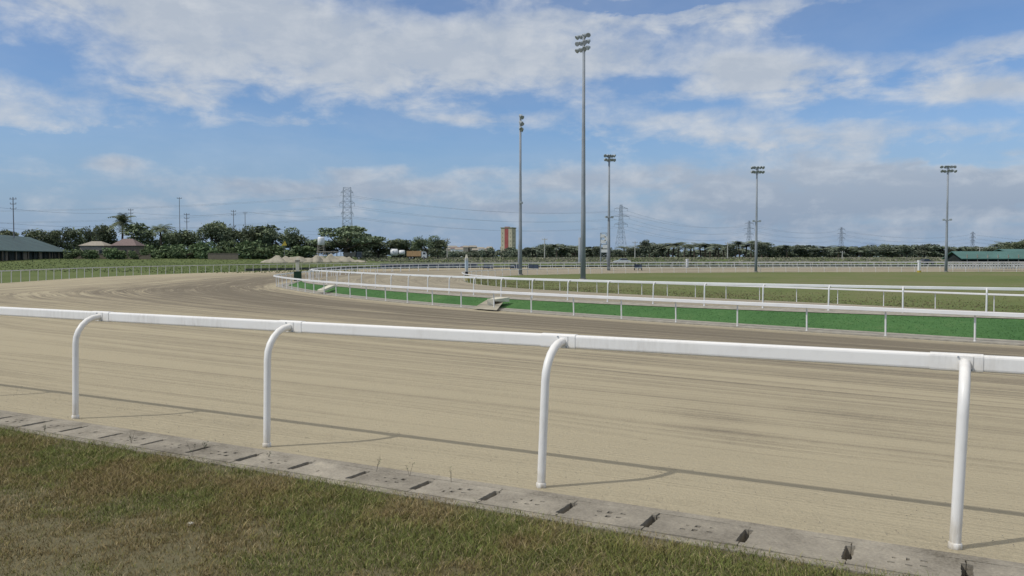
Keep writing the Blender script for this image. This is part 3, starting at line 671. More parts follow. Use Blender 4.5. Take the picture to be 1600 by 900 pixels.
# ------------------------------------------------------------------ marker posts
def marker(x, y0, ytop, d, z, label, parts, group=None):
    X = (x-800)/F*d; root = empty('marker_post', (X, d, z), label, 'marker post', group)
    for (nm, mt, w, za, zb, kind) in parts:
        m = MB()
        if kind == 'box': m.box((0, 0, (za+zb)/2), (w, w, zb-za), .3)
        elif kind == 'cyl': m.tube([(0, 0, za), (0, 0, zb)], w/2, 12)
        elif kind == 'tip': m.box((0, 0, (za+zb)/2), (w, w, zb-za), .3, .35)
        m.build(nm, M[mt], root)
marker(465, 436, 395, 84, .2, 'cream marker post on a dark green box at the apex of the bend', [('plinth', 'greenbox', .75, 0, .98, 'box'), ('post', 'cream', .34, .981, 1.95, 'box'), ('cap', 'concrete', .5, 1.952, 2.15, 'box'), ('finial', 'cream', .22, 2.152, 2.4, 'tip')])
marker(729, 440, 398, 99, ZB, 'banded blue and white marker post with a yellow base at the infield corner', [('base_drum', 'yellow', .62, 0, .62, 'cyl'), ('lower_post', 'black', .3, .621, 1.1, 'box'), ('post', 'white_far', .3, 1.102, 1.5, 'box'), ('band', 'paleblue', .34, 1.502, 2.45, 'box'), ('cap', 'white_far', .36, 2.452, 2.75, 'box'), ('finial', 'cream', .3, 2.752, 3.2, 'tip')])
marker(1073.5, 420, 404, 170, .0, 'white marker post with a dark foot on the far rails', [('foot', 'black', .5, 0, .5, 'box'), ('post', 'white_mid', .38, .502, 1.95, 'box'), ('cap', 'white_mid', .46, 1.952, 2.15, 'box')])
marker(1436, 421, 405, 150, ZB, 'white marker post with a yellow foot near the rightmost mast', [('foot', 'yellow', .7, 0, .35, 'cyl'), ('post', 'white_mid', .38, .352, 1.9, 'box'), ('cap', 'white_mid', .5, 1.902, 2.2, 'box')])

# dark folded barriers among the far rails
for (x, w, lab) in [(763, 1.7, 'dark folded barrier on the far rails left of the red striped tower'), (804, 1.5, 'dark folded barrier on the far rails, just left of the second mast'), (833, 1.9, 'dark folded barrier on the far rails between the second and tallest masts'), (997, 1.3, 'small dark folded barrier on the far rails right of the white panel tower')]:
    d = 150; X = (x-800)/F*d; r_ = empty('barrier', (X, d, .25), lab, 'barrier', 'dark barriers among the far rails')
    m = MB(); 
    for q in (-w/2, 0, w/2): m.bar((q, -.4, -.5), (q, 0, .95), .07); m.bar((q, .4, -.5), (q, 0, .95), .07)
    m.build('frame', M['black'], r_); m = MB(); m.add([(-w/2, -.24, .25), (w/2, -.24, .2), (w/2, 0, .97), (-w/2, 0, 1.0)], [(0, 1, 2, 3)]); m.build('cover', M['tarp'], r_)

# low dark wall behind the far rails
def strip_wall(name, label, cat, p_from, p_to, off, h, mat):
    i0, i1 = idx(Oc, p_from), idx(Oc, p_to); pth = Oc[i0:i1:4, :2]+(on*sgO)[i0:i1:4]*off; v = []; 
    for p in pth:
        z = zfield(p[0], p[1]); v += [(p[0], p[1], z-.1), (p[0], p[1], z+h)]
    th = (on*sgO)[i0:i1:4]*.15
    w = [(a[0]+t[0], a[1]+t[1], b) for a, t, b in zip(np.repeat(pth, 2, 0), np.repeat(th, 2, 0), [q[2] for q in v])]
    n = len(v); fs = [(i, i+2, i+3, i+1) for i in range(0, n-2, 2)]+[(n+i+1, n+i+3, n+i+2, n+i) for i in range(0, n-2, 2)]+[(i+1, i+3, n+i+3, n+i+1) for i in range(0, n-2, 2)]
    tag(mesh_obj(name, v+w, fs, mat), label, cat)
strip_wall('low_wall', 'long low dark wall running behind the far outer rail', 'wall', (-40, 131), (290, 195.8), 2.6, .42, M['darkline'])
strip_wall('sheet_hoarding', 'low blue-grey sheet hoarding behind the far rail left of the red striped tower', 'hoarding', (-24, 155), (-6, 169), 1.2, .95, M['bluedark'])
# white paling fence at far right
r_ = empty('paling_fence', (84, 158, ZA-.3), 'dense white paling fence at the far right, in front of the teal roofed building', 'fence')
m = MB(); 
for k in range(95): m.box((k*.55, k*.02, .62), (.26, .05, 1.15))
m.build('palings', M['white_far'], r_)
for z in (.3, 1.05):
    m = MB(); m.box((26, .55, z), (52.4, .06, .12), .0364); m.build('rail', M['white_far'], r_)

# ------------------------------------------------------------------ pylons, poles, cables
def pylon(x, ytop, d, label, arms=1.0):
    p = atd(x, 402, d); zt = atd(x, ytop, d).z; z0 = 1.9; H = zt-z0
    root = empty('pylon', (p.x, d, z0), label, 'pylon', 'lattice power pylons on the horizon', random.uniform(.15, .4)); w = .095*(d/450)**.75*1.4
    def hw(f): return (4.2*(1-f)/.6+1.15*(f-.4)/.6 if False else np.interp(f, [0, .55, 1], [4.2, 1.5, .7] if arms == 1.0 else [3.6, 2.3, 1.9]))*H/38
    m = MB(); lv = [0, .14, .27, .38, .48, .56, .64, .72, .80, .88, .95, 1.0]
    for i in range(len(lv)-1):
        a, b = hw(lv[i]), hw(lv[i+1]); za, zb = lv[i]*H, lv[i+1]*H; ca = [(-a, -a), (a, -a), (a, a), (-a, a)]; cb = [(-b, -b), (b, -b), (b, b), (-b, b)]
        for k in range(4):
            l = (k+1) % 4
            m.bar((*ca[k], za), (*cb[k], zb), w); m.bar((*ca[k], za), (*cb[l], zb), w*.6); m.bar((*ca[l], za), (*cb[k], zb), w*.6); m.bar((*cb[k], zb), (*cb[l], zb), w*.6)
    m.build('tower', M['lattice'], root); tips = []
    for f in (.93, .78, .63):
        m = MB(); L = (5.2 if f != .78 else 6.4)*H/38*arms; a = hw(f)
        for sx in (-1, 1):
            t = (sx*L, 0, f*H)
            for yy in (-a, a): m.bar((sx*a, yy, f*H-.2), t, w*.8); m.bar((sx*a, yy, f*H+1.3), t, w*.8)
            for q in (.35, .65): m.bar((sx*(a+(L-a)*q), 0, f*H-.1), (sx*(a+(L-a)*q), 0, f*H+1.3*(1-q)), w*.5)
            m.bar(t, (t[0], 0, t[2]-1.8), w*.9)
        m.build('crossarm', M['lattice'], root)
        for sx in (-1, 1):
            a_ = root.rotation_euler.z; tips.append(Vector((p.x+sx*L*math.cos(a_), d+sx*L*math.sin(a_), z0+f*H-1.8)))
    return tips
pys = [pylon(543, 293, 455, 'tallest lattice pylon, above the umbrella-shaped tree at left of centre', .62), pylon(970, 320, 593, 'lattice pylon right of the white panel tower in the centre'),
       pylon(1170, 345, 853, 'hazy lattice pylon just left of the lone right-hand mast'), pylon(1314, 355, 1035, 'small hazy lattice pylon over the middle of the right-hand tree line'), pylon(1519, 362, 1216, 'faintest small pylon over the teal roofed building at far right')]
lv_names = ['top', 'middle', 'lowest']; sd = ['left-arm', 'right-arm']
off = [Vector((-330, 340, 0))]
for k in range(6):
    pts = []
    ctrl = [Vector((-520, 400, pys[0][k].z-1))]+[pp[k] for pp in pys]+[Vector((1500, 1450, 32-k*2))]
    for a, b in zip(ctrl[:-1], ctrl[1:]):
        L = (b-a).length; sag = .022*L*(1+.12*k/6)
        for i in range(24):
            f = i/24; q = a.lerp(b, f); q.z -= 4*sag*f*(1-f); pts.append(q)
    m = MB(); m.tube(pts, [.02+.00005*max(q.y, 300) for q in pts], 4)
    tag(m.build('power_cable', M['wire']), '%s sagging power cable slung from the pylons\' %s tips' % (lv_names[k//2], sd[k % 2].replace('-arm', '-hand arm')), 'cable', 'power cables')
def upole(x, yt, d, mat, w, arms, label, group, zb=None):
    X = (x-800)/F*d; zt = atd(x, yt, d).z; z0 = zfield(X, d); H = zt-z0; root = empty('utility_pole', (X, d, z0), label, 'utility pole', group, random.uniform(-.4, .4))
    m = MB(); m.tube([(0, 0, -.3), (0, 0, H)], [w, w*.65], 8); m.build('pole', mat, root)
    for i in range(arms):
        m = MB(); m.box((0, 0, H-.5-i*1.3), (1.9-.3*i, .14, .16))
        for sx in (-.8, 0, .8): m.tube([(sx, 0, H-.42-i*1.3), (sx, 0, H-.1-i*1.3)], .07, 6)
        m.build('crossarm', mat, root)
for a in [(23, 308, 215, 3, 'utility pole above the long green roof at the left edge'), (206, 326, 300, 2, 'utility pole just right of the tall palm'), (282, 308, 330, 1, 'tallest thin utility pole of the pair left of the spreading tree'), (293, 333, 290, 3, 'shorter utility pole of the pair left of the spreading tree'), (366, 328, 300, 2, 'utility pole above the spreading tree\'s right shoulder'), (384, 331, 330, 1, 'faint utility pole right of the spreading tree')]:
    upole(a[0], a[1], a[2], M['wood'], .16, a[3], a[4], 'utility poles above the left tree line')
for a in [(699, 372, 290, 'pale pole at the end of the left tree line'), (851, 372, 280, 'pale pole between the second mast and the short pillar'), (992, 377, 280, 'pale pole right of the central pylon'), (1136.5, 378, 280, 'pale pole just left of the lone right-hand mast'), (1315.7, 392, 275, 'pale pole under the small hazy pylon'), (1530, 386, 300, 'pale pole over the teal roof')]:
    upole(a[0], a[1], a[2], M['palepole'], .2, 1, a[3], 'pale poles on the plain')
# lower distribution wires at left
for k, (ya, yb, yc) in enumerate([(317, 330, 311), (342, 349, 336), (350, 355, 340)]):
    a = atd(-60, ya, 215); b = atd(206, yb+2, 300); c = atd(384, yb+1, 330); e = atd(543, yc+26, 440); pts = []
    for u, v in ((a, b), (b, c), (c, e)):
        for i in range(10): f = i/10; q = u.lerp(v, f); q.z -= 4*1.3*f*(1-f); pts.append(q)
    m = MB(); m.tube(pts, .032, 4); tag(m.build('power_cable', M['wire']), '%s wire strung between the utility poles over the left trees' % lv_names[k], 'cable', 'wires over the left trees')

# ------------------------------------------------------------------ trees
def crown_cloud(blobs, n, size, squash=.7, seed=0, hollow=.55):
    r = np.random.default_rng(seed); V = []; Fs = []; Sh = []; W = np.array([b[3]**2*b[4] for b in blobs]); W = W/W.sum()
    ch = r.choice(len(blobs), n, p=W); ctr = np.zeros((n, 3)); sh = np.zeros(n)
    bl = np.array(blobs)
    u = r.normal(size=(n, 3)); u /= np.linalg.norm(u, axis=1)[:, None]; rad = hollow+(1-hollow)*r.random(n)**.6; rad *= 1+.22*r.normal(size=n)*(r.random(n) < .3)
    ctr = bl[ch, :3]+u*rad[:, None]*np.stack([bl[ch, 3], bl[ch, 3], bl[ch, 4]], 1)
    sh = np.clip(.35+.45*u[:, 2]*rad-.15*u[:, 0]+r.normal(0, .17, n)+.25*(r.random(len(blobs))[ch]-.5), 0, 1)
    a = r.normal(size=(n, 3)); a /= np.linalg.norm(a, axis=1)[:, None]; b = np.cross(a, r.normal(size=(n, 3))); b /= np.linalg.norm(b, axis=1)[:, None]
    s = size*r.uniform(.5, 1.3, n)[:, None]
    Vq = np.stack([ctr-a*s, ctr-b*s*.5, ctr+a*s, ctr+b*s*.5], 1).reshape(-1, 3); Fq = np.arange(4*n).reshape(n, 4)
    return Vq, Fq, np.repeat(sh, 4)
def limbs(m, H, r, tips, seed):
    q = random.Random(seed); m.tube([(0, 0, -.4), (q.uniform(-.1, .1), 0, H*.5), (0, 0, H)], [r, r*.75, r*.6], 7)
    for t in tips:
        t = Vector(t); f = Vector((0, 0, H*q.uniform(.75, 1))); md = f.lerp(t, .5)+Vector((0, 0, -.1*(t-f).length)); m.tube([f, md, t], [r*.5, r*.32, r*.12], 5)
protos = {}
def make_tree(kind, seed, leaf):
    q = random.Random(seed); root = bpy.data.objects.new('proto', None); tm = MB(); nm = 'tree'
    if kind == 'bushy':
        bl = [(q.uniform(-1.6, 1.6), q.uniform(-1.4, 1.4), q.uniform(2.2, 5.8), q.uniform(1.0, 1.9), q.uniform(.8, 1.4)) for _ in range(11)]; limbs(tm, 2.2, .22, [b[:3] for b in bl[:6]], seed); V, Fc, S = crown_cloud(bl, 2200, .27, seed=seed)
    elif kind == 'broad':
        bl = [(q.uniform(-3.4, 3.4), q.uniform(-2.5, 2.5), q.uniform(2.6, 6.4), q.uniform(1.1, 2.0), q.uniform(.7, 1.2)) for _ in range(17)]; limbs(tm, 2.6, .35, [b[:3] for b in bl[:9]], seed); V, Fc, S = crown_cloud(bl, 3600, .26, seed=seed)
    elif kind == 'umbrella':
        bl = []
        for i in range(26):
            a = q.uniform(0, 6.28); rr = 5.2*math.sqrt(q.random()); bl.append((rr*math.cos(a), rr*math.sin(a), 6.3-.085*rr*rr*.9+q.uniform(-1.6, .2), q.uniform(.8, 1.5), q.uniform(.4, .7)))
        limbs(tm, 2.4, .4, [b[:3] for b in bl[:14]], seed); V, Fc, S = crown_cloud(bl, 4200, .26, seed=seed)
    elif kind == 'bush':
        bl = [(q.uniform(-1.8, 1.8), q.uniform(-1, 1), q.uniform(.3, 1.8), q.uniform(.7, 1.2), q.uniform(.5, .9)) for _ in range(9)]; limbs(tm, .6, .1, [b[:3] for b in bl[:5]], seed); V, Fc, S = crown_cloud(bl, 900, .27, seed=seed); nm = 'bush'
    elif kind == 'slim':
        bl = [(q.uniform(-.8, .8), q.uniform(-.8, .8), q.uniform(1.8, 6.6), q.uniform(.6, 1.1), q.uniform(.6, 1.1)) for _ in range(10)]; limbs(tm, 2.5, .18, [b[:3] for b in bl[:5]], seed); V, Fc, S = crown_cloud(bl, 1000, .3, seed=seed)
    elif kind == 'palm':
        nm = 'palm'; Ht = 4.6; tm.tube([(0, 0, -.3), (.1, 0, Ht*.4), (.25, 0, Ht*.8), (.3, 0, Ht)], [.2, .16, .14, .13], 7); V = []; Fs = []; S = []
        r = np.random.default_rng(seed)
        for i in range(26):
            a = r.uniform(0, 6.28); el = r.uniform(-.3, 1.15); L = r.uniform(1.7, 2.6); pts = []
            for k in range(6):
                f = k/5; rr = L*f*math.cos(el*(1-.4*f)); z = Ht+L*math.sin(el)*f-.9*f*f*L*.55; pts.append(Vector((.3+rr*math.cos(a), rr*math.sin(a), z)))
            sd_ = Vector((-math.sin(a), math.cos(a), 0)); sh = r.uniform(.2, 1)
            for k in range(1, 6):
                for sg in (-1, 1):
                    for e in (0, .5):
                        p0 = pts[k-1].lerp(pts[k], e); p1 = pts[k-1].lerp(pts[k], e+.35); wd = .62*(1-.5*abs(k/5-.4))
                        tip = p1+sd_*sg*wd+Vector((0, 0, -.35*wd)); b = len(V); V += [p0, p1, tip+(p1-p0)*.4, tip]; Fs.append((b, b+1, b+2, b+3)); S += [sh]*4
        V = np.array([tuple(v) for v in V]); Fc = np.array(Fs); S = np.array(S)
    root.name = nm
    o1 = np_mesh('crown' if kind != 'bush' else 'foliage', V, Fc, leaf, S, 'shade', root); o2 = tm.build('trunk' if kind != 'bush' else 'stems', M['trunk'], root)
    hgt = float(V[:, 2].max()); wid = float(np.percentile(V[:, 0], 97)-np.percentile(V[:, 0], 3))
    return root, hgt, wid, [o1, o2], nm
unused = []
def proto(kind, v, leafkey):
    key = (kind, v, leafkey)
    if key not in protos: protos[key] = make_tree(kind, hash((kind, v)) % 1000 if False else sum(map(ord, kind))*7+v*13, M[leafkey])
    return protos[key]
def tree(x, ytop, wpx, d, kind, leafkey, label, group, v=None, dz=0):
    v = random.randint(0, 2) if v is None else v
    root, hg, wd, parts, nm = proto(kind, v, leafkey); r_ = root.copy(); COL.objects.link(r_); r_.name = nm
    X = (x-800)/F*d; z0 = zfield(X, d)+dz; zt = atd(x, ytop, d).z; sz = (zt-z0)/hg; sx = wpx/F*d/wd
    r_.location = (X, d, z0); r_.scale = (sx, sx, sz); r_.rotation_euler = (0, 0, 0 if kind in ('umbrella',) else random.uniform(-.5, .5)+random.choice((0, PI)))
    for p in parts:
        c = p.copy(); c.parent = r_; COL.objects.link(c)
    tag(r_, label, nm, group); return r_
LG = 'trees of the left tree line'
for a in [
 (18, 356, 30, 262, 'bushy', 'dark tree peeping over the long green roof by the left edge'),
 (66, 356, 34, 262, 'bushy', 'dark tree at the right of the leftmost utility pole'),
 (92, 352, 36, 265, 'broad', 'low broad dark tree above the end of the long green roof'),
 (120, 355, 34, 268, 'bushy', 'dark round tree above the pale beige roofed house'),
 (150, 351, 36, 262, 'broad', 'broad dark tree left of the tall palm'),
 (172, 349, 26, 262, 'bushy', 'narrow dark tree touching the tall palm on its left'),
 (212, 346, 28, 264, 'slim', 'slim tree touching the tall palm on its right'),
 (234, 356, 36, 264, 'bushy', 'dark tree behind the pinkish roofed house'),
 (270, 360, 40, 266, 'broad', 'broad low tree right of the frond-topped palm'),
 (300, 357, 34, 264, 'bushy', 'dark tree below the pair of utility poles'),
 (343, 343, 54, 258, 'broad', 'big spreading dark tree, the highest crown left of the pylon'),
 (378, 351, 44, 262, 'broad', 'broad tree joined to the right of the big spreading tree'),
 (398, 355, 36, 266, 'bushy', 'dark tree between the spreading tree and the pointed one'),
 (416, 349, 28, 262, 'slim', 'pointed dark tree at the middle of the left tree line'),
 (440, 354, 52, 260, 'broad', 'large rounded tree left of the white water tank'),
 (466, 364, 40, 262, 'bushy', 'lower dark tree sloping down towards the white water tank'),
 (487, 372, 30, 264, 'bushy', 'small dark tree just left of the white water tank'),
 (512, 374, 26, 268, 'bushy', 'small dark tree directly behind the white water tank'),
 (541, 351, 86, 262, 'umbrella', 'wide umbrella-shaped tree under the tallest pylon'),
 (545, 372, 70, 266, 'broad', 'dense low tree filling in below the umbrella-shaped crown'),
 (592, 374, 36, 275, 'bushy', 'thin brownish tree right of the umbrella-shaped tree'),
 (616, 371, 34, 280, 'bushy', 'tree above the small white tanks'),
 (642, 373, 36, 278, 'broad', 'low tree behind the orange truck'),
 (668, 367, 40, 270, 'broad', 'broad dark tree at the right end of the left tree line'),
 (684, 373, 24, 268, 'bushy', 'last small tree at the right end of the left tree line')]:
    tree(*a[:5], 'leaf', a[5], LG)
tree(191, 333, 33, 252, 'palm', 'leafpalm', 'tall palm standing above the left tree line', LG, 0)
tree(254, 349, 34, 258, 'palm', 'leafpalm', 'shorter frond-topped palm right of the tall palm', LG, 1)
for i in range(22):
    x = 130+i*16+random.uniform(-5, 5)
    if 495 < x < 512: continue
    tree(x, random.uniform(374, 384) if x > 235 else random.uniform(384, 390), random.uniform(30, 48), random.uniform(236, 252), 'bush', 'leafbush', 'dense low bush at the foot of the left tree line', 'bushes under the left tree line')
for i in range(26):
    x = 560+i*11+random.uniform(-4, 4)
    tree(x, random.uniform(385, 392), random.uniform(18, 34), random.uniform(330, 420), 'bush', 'leaffar', 'hazy low bush on the plain left of the red striped tower', 'far bushes left of the red striped tower')
def rtop(x): return np.interp(x, [690, 800, 822, 845, 880, 930, 960, 995, 1006, 1040, 1110, 1150, 1185, 1215, 1260, 1330, 1372, 1410, 1447, 1475, 1530, 1560, 1600], [388, 392, 388, 384, 384, 387, 389, 388, 378, 382, 383, 381, 379, 386, 386, 389, 384, 386, 381, 389, 388, 384, 375])
x = 815
while x < 1640:
    kd = random.choice(('bushy', 'broad', 'slim', 'slim', 'palm')); isp = kd == 'palm' or (1035 < x < 1200 and random.random() < .6)
    tree(x, rtop(x)+random.uniform(-5, 1), random.uniform(20, 30) if isp else random.uniform(14, 26), random.uniform(335, 400), 'palm' if isp else kd, 'leaffar',
         'hazy fan-leaved palm in the right-hand tree line' if isp else 'hazy dark tree in the long right-hand tree line', 'far palms in the right-hand tree line' if isp else 'far trees of the right-hand tree line')
    x += random.uniform(6, 10)
x = 810
while x < 1650:
    tree(x, rtop(x)+random.uniform(4, 8), random.uniform(24, 40), random.uniform(405, 430), 'bush', 'leaffar', 'low hazy bush under the right-hand tree line', 'bushes under the right-hand tree line'); x += random.uniform(11, 17)
tree(1590, 373, 40, 300, 'broad', 'leaf', 'larger dark tree behind the teal roof at the right edge', 'far trees of the right-hand tree line')


# ------------------------------------------------------------------ buildings
def gable(root, P, Q, w, ze, zr, z0, wallmat, roofmat, nm_roof='roof', over=.8):
    """long building along P->Q (plan), width w"""
    P = np.array(P, float); Q = np.array(Q, float); d = (Q-P)/np.linalg.norm(Q-P); n = np.array((-d[1], d[0])); b = np.array(root.location)[:2]
    def pt(p, off, z): c = p+n*off-b; return (c[0], c[1], z-root.location.z)
    v = [pt(P, -w/2, z0), pt(P, w/2, z0), pt(Q, w/2, z0), pt(Q, -w/2, z0), pt(P, -w/2, ze), pt(P, w/2, ze), pt(Q, w/2, ze), pt(Q, -w/2, ze), pt(P, 0, zr-.15), pt(Q, 0, zr-.15)]
    mesh_obj('wall', v, [(0, 3, 7, 4), (1, 5, 6, 2), (0, 4, 8, 5, 1), (3, 2, 6, 9, 7)], wallmat, root)
    P2, Q2 = P-d*over, Q+d*over; k = (zr-ze)/(w/2); e = w/2+over; zl = zr-k*e
    v = [pt(P2, -e, zl), pt(P2, 0, zr), pt(P2, e, zl), pt(Q2, -e, zl), pt(Q2, 0, zr), pt(Q2, e, zl)]; v += [(a, b_, c-.18) for a, b_, c in v]
    mesh_obj(nm_roof, v, [(0, 3, 4, 1), (1, 4, 5, 2), (6, 7, 10, 9), (7, 8, 11, 10), (0, 6, 9, 3), (2, 5, 11, 8), (0, 1, 7, 6), (1, 2, 8, 7), (3, 9, 10, 4), (4, 10, 11, 5)], roofmat, root)
    return d, n
# long green-roofed stables at left
z0 = 1.5; r_ = empty('stable_building', (-92, 150, z0), 'long low building with a green sheet roof and open dark front at the left edge', 'building')
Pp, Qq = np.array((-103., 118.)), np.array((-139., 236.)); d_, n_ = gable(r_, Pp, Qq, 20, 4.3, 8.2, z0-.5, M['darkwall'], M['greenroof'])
L = np.linalg.norm(Qq-Pp)
for k in range(24):
    c = Pp+d_*(k+.5)*L/24-n_*(10.3 if n_[0] < 0 else -10.3); m = MB(); m.box((c[0]+92, c[1]-150, .9), (.3, .3, 3.4)); m.build('column', M['greybrown' if k % 2 else 'darkwall'], r_)
for k in range(9):
    c = Pp+d_*(k*14+8)-n_*(10.06 if n_[0] < 0 else -10.06); m = MB(); m.box((c[0]+92, c[1]-150, 1.2), (.1, 3.2, 2.2), math.atan2(-d_[0], d_[1])); m.build('door', M['greybrown'], r_)
# houses with beige and pinkish roofs
def house(x0, x1, ytop, yeave, d, wm, rm, label, z0=1.9):
    a = atd(x0, yeave, d); b = atd(x1, yeave, d); zt = atd(x0, ytop, d).z; w = b.x-a.x; cx_ = (a.x+b.x)/2
    root = empty('house', (cx_, d, z0), label, 'house'); h = a.z-z0; D = w*.8; ov = .4
    m = MB(); m.box((0, 0, h/2-.2), (w-.8, D-.8, h+.4)); m.build('wall', wm, root)
    v = [(-w/2, -D/2, h), (w/2, -D/2, h), (w/2, D/2, h), (-w/2, D/2, h), (-w*.18, 0, zt-z0), (w*.18, 0, zt-z0)]
    mesh_obj('roof', v, [(0, 1, 5, 4), (1, 2, 5), (2, 3, 4, 5), (3, 0, 4), (3, 2, 1, 0)], rm, root)
    for k in (-.28, .05, .32):
        m = MB(); m.box((w*k, -D/2+.38, h*.5), (w*.11, .08, h*.35)); m.build('window', M['carglass'], root)
house(130, 172, 377, 384, 228, M['palewall'], M['beigeroof'], 'small house with a pale beige hipped roof, left of the pinkish one')
house(179, 221, 373, 384, 226, M['greybrown'], M['pinkroof'], 'small house with a pinkish hipped roof below the tall palm')
for (x, y, w_) in [(140, 389, 22), (171, 386, 26), (186, 390, 20), (217, 387, 26), (116, 388, 26)]:
    tree(x, y, w_, 217, 'bush', 'leafbush', 'low bush growing against the small roofed houses', 'bushes before the two houses')
# boundary wall in front of the houses
for (xa, xb, yt, d, lab) in [(110, 235, 397, 226, 'low dull wall in front of the two small houses'), (325, 372, 396, 232, 'short pale wall between bushes below the spreading tree')]:
    a = atd(xa, yt, d-4); b = atd(xb, yt, d-4); m = MB(); m.box((0, 0, (a.z-1.4)/2), (b.x-a.x, .3, a.z-1.4)); m.box((0, 0, a.z-1.36), (b.x-a.x+.2, .5, .12)); tag(m.build('boundary_wall', M['greybrown'], None, False, ((a.x+b.x)/2, d-4, 1.4)), lab, 'wall')
# red striped tower
a = atd(784, 402, 480); b = atd(805, 402, 480); zt = atd(790, 357, 480).z; w = b.x-a.x
r_ = empty('tower_building', ((a.x+b.x)/2, 480, 1.9), 'beige tower block with a broad red vertical stripe and a flat olive rim', 'building', None, -.35); H = zt-1.9; w *= .86
m = MB(); m.box((0, 0, H/2), (w, w, H)); m.build('wall', M['beigewall'], r_)
m = MB(); m.box((0, -w/2-.03, H/2+.35), (w*.34, .12, H-1)); m.build('red_stripe', M['redpaint'], r_)
m = MB(); m.box((0, 0, H+.28), (w+.5, w+.5, .55)); m.build('parapet', M['olive'], r_)
m = MB(); m.box((0, -w*.3, H+.75), (w*.34, w*.38, .4)); m.build('roof_box', M['redpaint'], r_)
for q in range(6):
    for xx in (-.36, .36):
        m = MB(); m.box((w*xx, -w/2-.03, 2.6+q*2.3), (w*.05, .1, .8)); m.build('window', M['olive'], r_)
    m = MB(); m.box((w/2+.03, 0, 2.6+q*2.3), (.1, w*.2, .8)); m.build('window', M['olive'], r_)
# scaffold tower with white panels
a = atd(943.5, 411, 215); r_ = empty('panel_tower', (a.x, 215, a.z), 'slim lattice tower hung with white panels beside the third mast', 'tower'); H = atd(943, 364, 215).z-a.z
m = MB(); hw_ = .85
for i in range(6):
    za, zb = i*H/6, (i+1)*H/6
    for sx, sy in ((-1, -1), (1, -1), (1, 1), (-1, 1)): m.bar((sx*hw_, sy*hw_, za-(.6 if i == 0 else 0)), (sx*hw_, sy*hw_, zb), .09)
    for (p, q) in (((-1, -1), (1, -1)), ((1, -1), (1, 1)), ((1, 1), (-1, 1)), ((-1, 1), (-1, -1))):
        m.bar((p[0]*hw_, p[1]*hw_, zb), (q[0]*hw_, q[1]*hw_, zb), .07); m.bar((p[0]*hw_, p[1]*hw_, za), (q[0]*hw_, q[1]*hw_, zb), .06)
m.build('lattice', M['galv'], r_)
for (px, pz, pw, ph) in [(-.35, H-.8, 1.3, .8), (.5, H-1.5, .9, 1.2), (-.3, H-2.3, 1.3, .9), (.3, H-3.6, 1.5, .9), (0, H-4.7, 1.6, .8)]:
    m = MB(); m.box((px, -hw_-.15, pz), (pw, .08, ph)); m.build('panel', M['white_mid'], r_)
m = MB(); m.box((0, 0, H-3.0), (2, 2, .12)); m.build('platform', M['galv'], r_)
# teal roofed buildings right
r_ = empty('stable_building', (104, 232, 1.0), 'low building with a long teal roof and dark open front at the far right', 'building')
pa, pb = atd(1503, 400, 232), atd(1700, 400, 232)
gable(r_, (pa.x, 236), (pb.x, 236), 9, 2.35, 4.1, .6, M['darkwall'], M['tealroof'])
for k in range(12):
    m = MB(); m.box((pa.x+1+k*2.9-104, -.9+0*k, 1.0), (.25, .2, 2.3)); m.build('column', M['palewall'], r_)
r_ = empty('stable_building', (135, 262, 1.4), 'farther teal roofed building rising behind the first at the right edge', 'building')
pa = atd(1570, 392, 262); gable(r_, (pa.x, 264), (pa.x+40, 264), 9, 4.0, 5.0, 1, M['darkwall'], M['tealroof'])
# water tank
a = atd(502, 400, 232); r_ = empty('water_tank', (a.x, 232, 1.8), 'white cylindrical water tank raised on thin legs in front of the trees', 'water tank')
zt = atd(502, 370, 232).z-1.8; zb = atd(502, 383, 232).z-1.8; m = MB(); m.tube([(0, 0, zb), (0, 0, zb+.1), (0, 0, zt-.35), (0, 0, zt-.1), (0, 0, zt)], [.8, .98, .98, .8, .1], 16); m.build('tank', M['tank'], r_, True)
for sx, sy in ((-1, -1), (1, -1), (1, 1), (-1, 1)): m = MB(); m.bar((sx*1.05, sy*1.05, -.3), (sx*.75, sy*.75, zb), .13); m.build('leg', M['palewall'], r_)
m = MB()
for z in (zb*.35, zb*.7): m.bar((-1, -1, z), (1, -1, z), .07); m.bar((-1, -1, z), (1, -1, z+1), .06)
m.build('brace', M['palewall'], r_)
a = atd(496, 393.5, 226); b = atd(528, 393.5, 226); m = MB(); m.box((0, 0, 0), (b.x-a.x, 2, .25)); m.box((-(b.x-a.x)/2+.3, 0, -1), (.2, .2, 2)); m.box(((b.x-a.x)/2-.3, 0, -1), (.2, .2, 2)); m.box((0, 0, -1), (.2, .2, 2)); tag(m.build('shed_roof', M['palewall'], None, False, ((a.x+b.x)/2, 226, a.z)), 'flat pale shelter roof on posts right below the water tank', 'shelter')
# small horizontal tanks
for i, (x, y, w_, h_, lab) in enumerate([(616, 394.5, 1.7, 1.5, 'round white tank left of the orange truck'), (628, 394.5, 1.3, 1.0, 'smaller white tank between the round tank and the orange truck')]):
    a = atd(x, y, 262); r_ = empty('storage_tank', (a.x, 262, 1.9), lab, 'tank'); zc = a.z-1.9
    m = MB(); m.tube([(-w_*.72, 0, zc), (-w_*.6, 0, zc), (w_*.6, 0, zc), (w_*.72, 0, zc)], [h_*.45, h_*.78, h_*.78, h_*.45], 14); m.build('shell', M['tank'], r_, True)
    for sx_ in (-.45, .45): m = MB(); m.box((w_*sx_, 0, zc/2-.2), (.2, 1, zc)); m.build('cradle', M['darkwall'], r_)
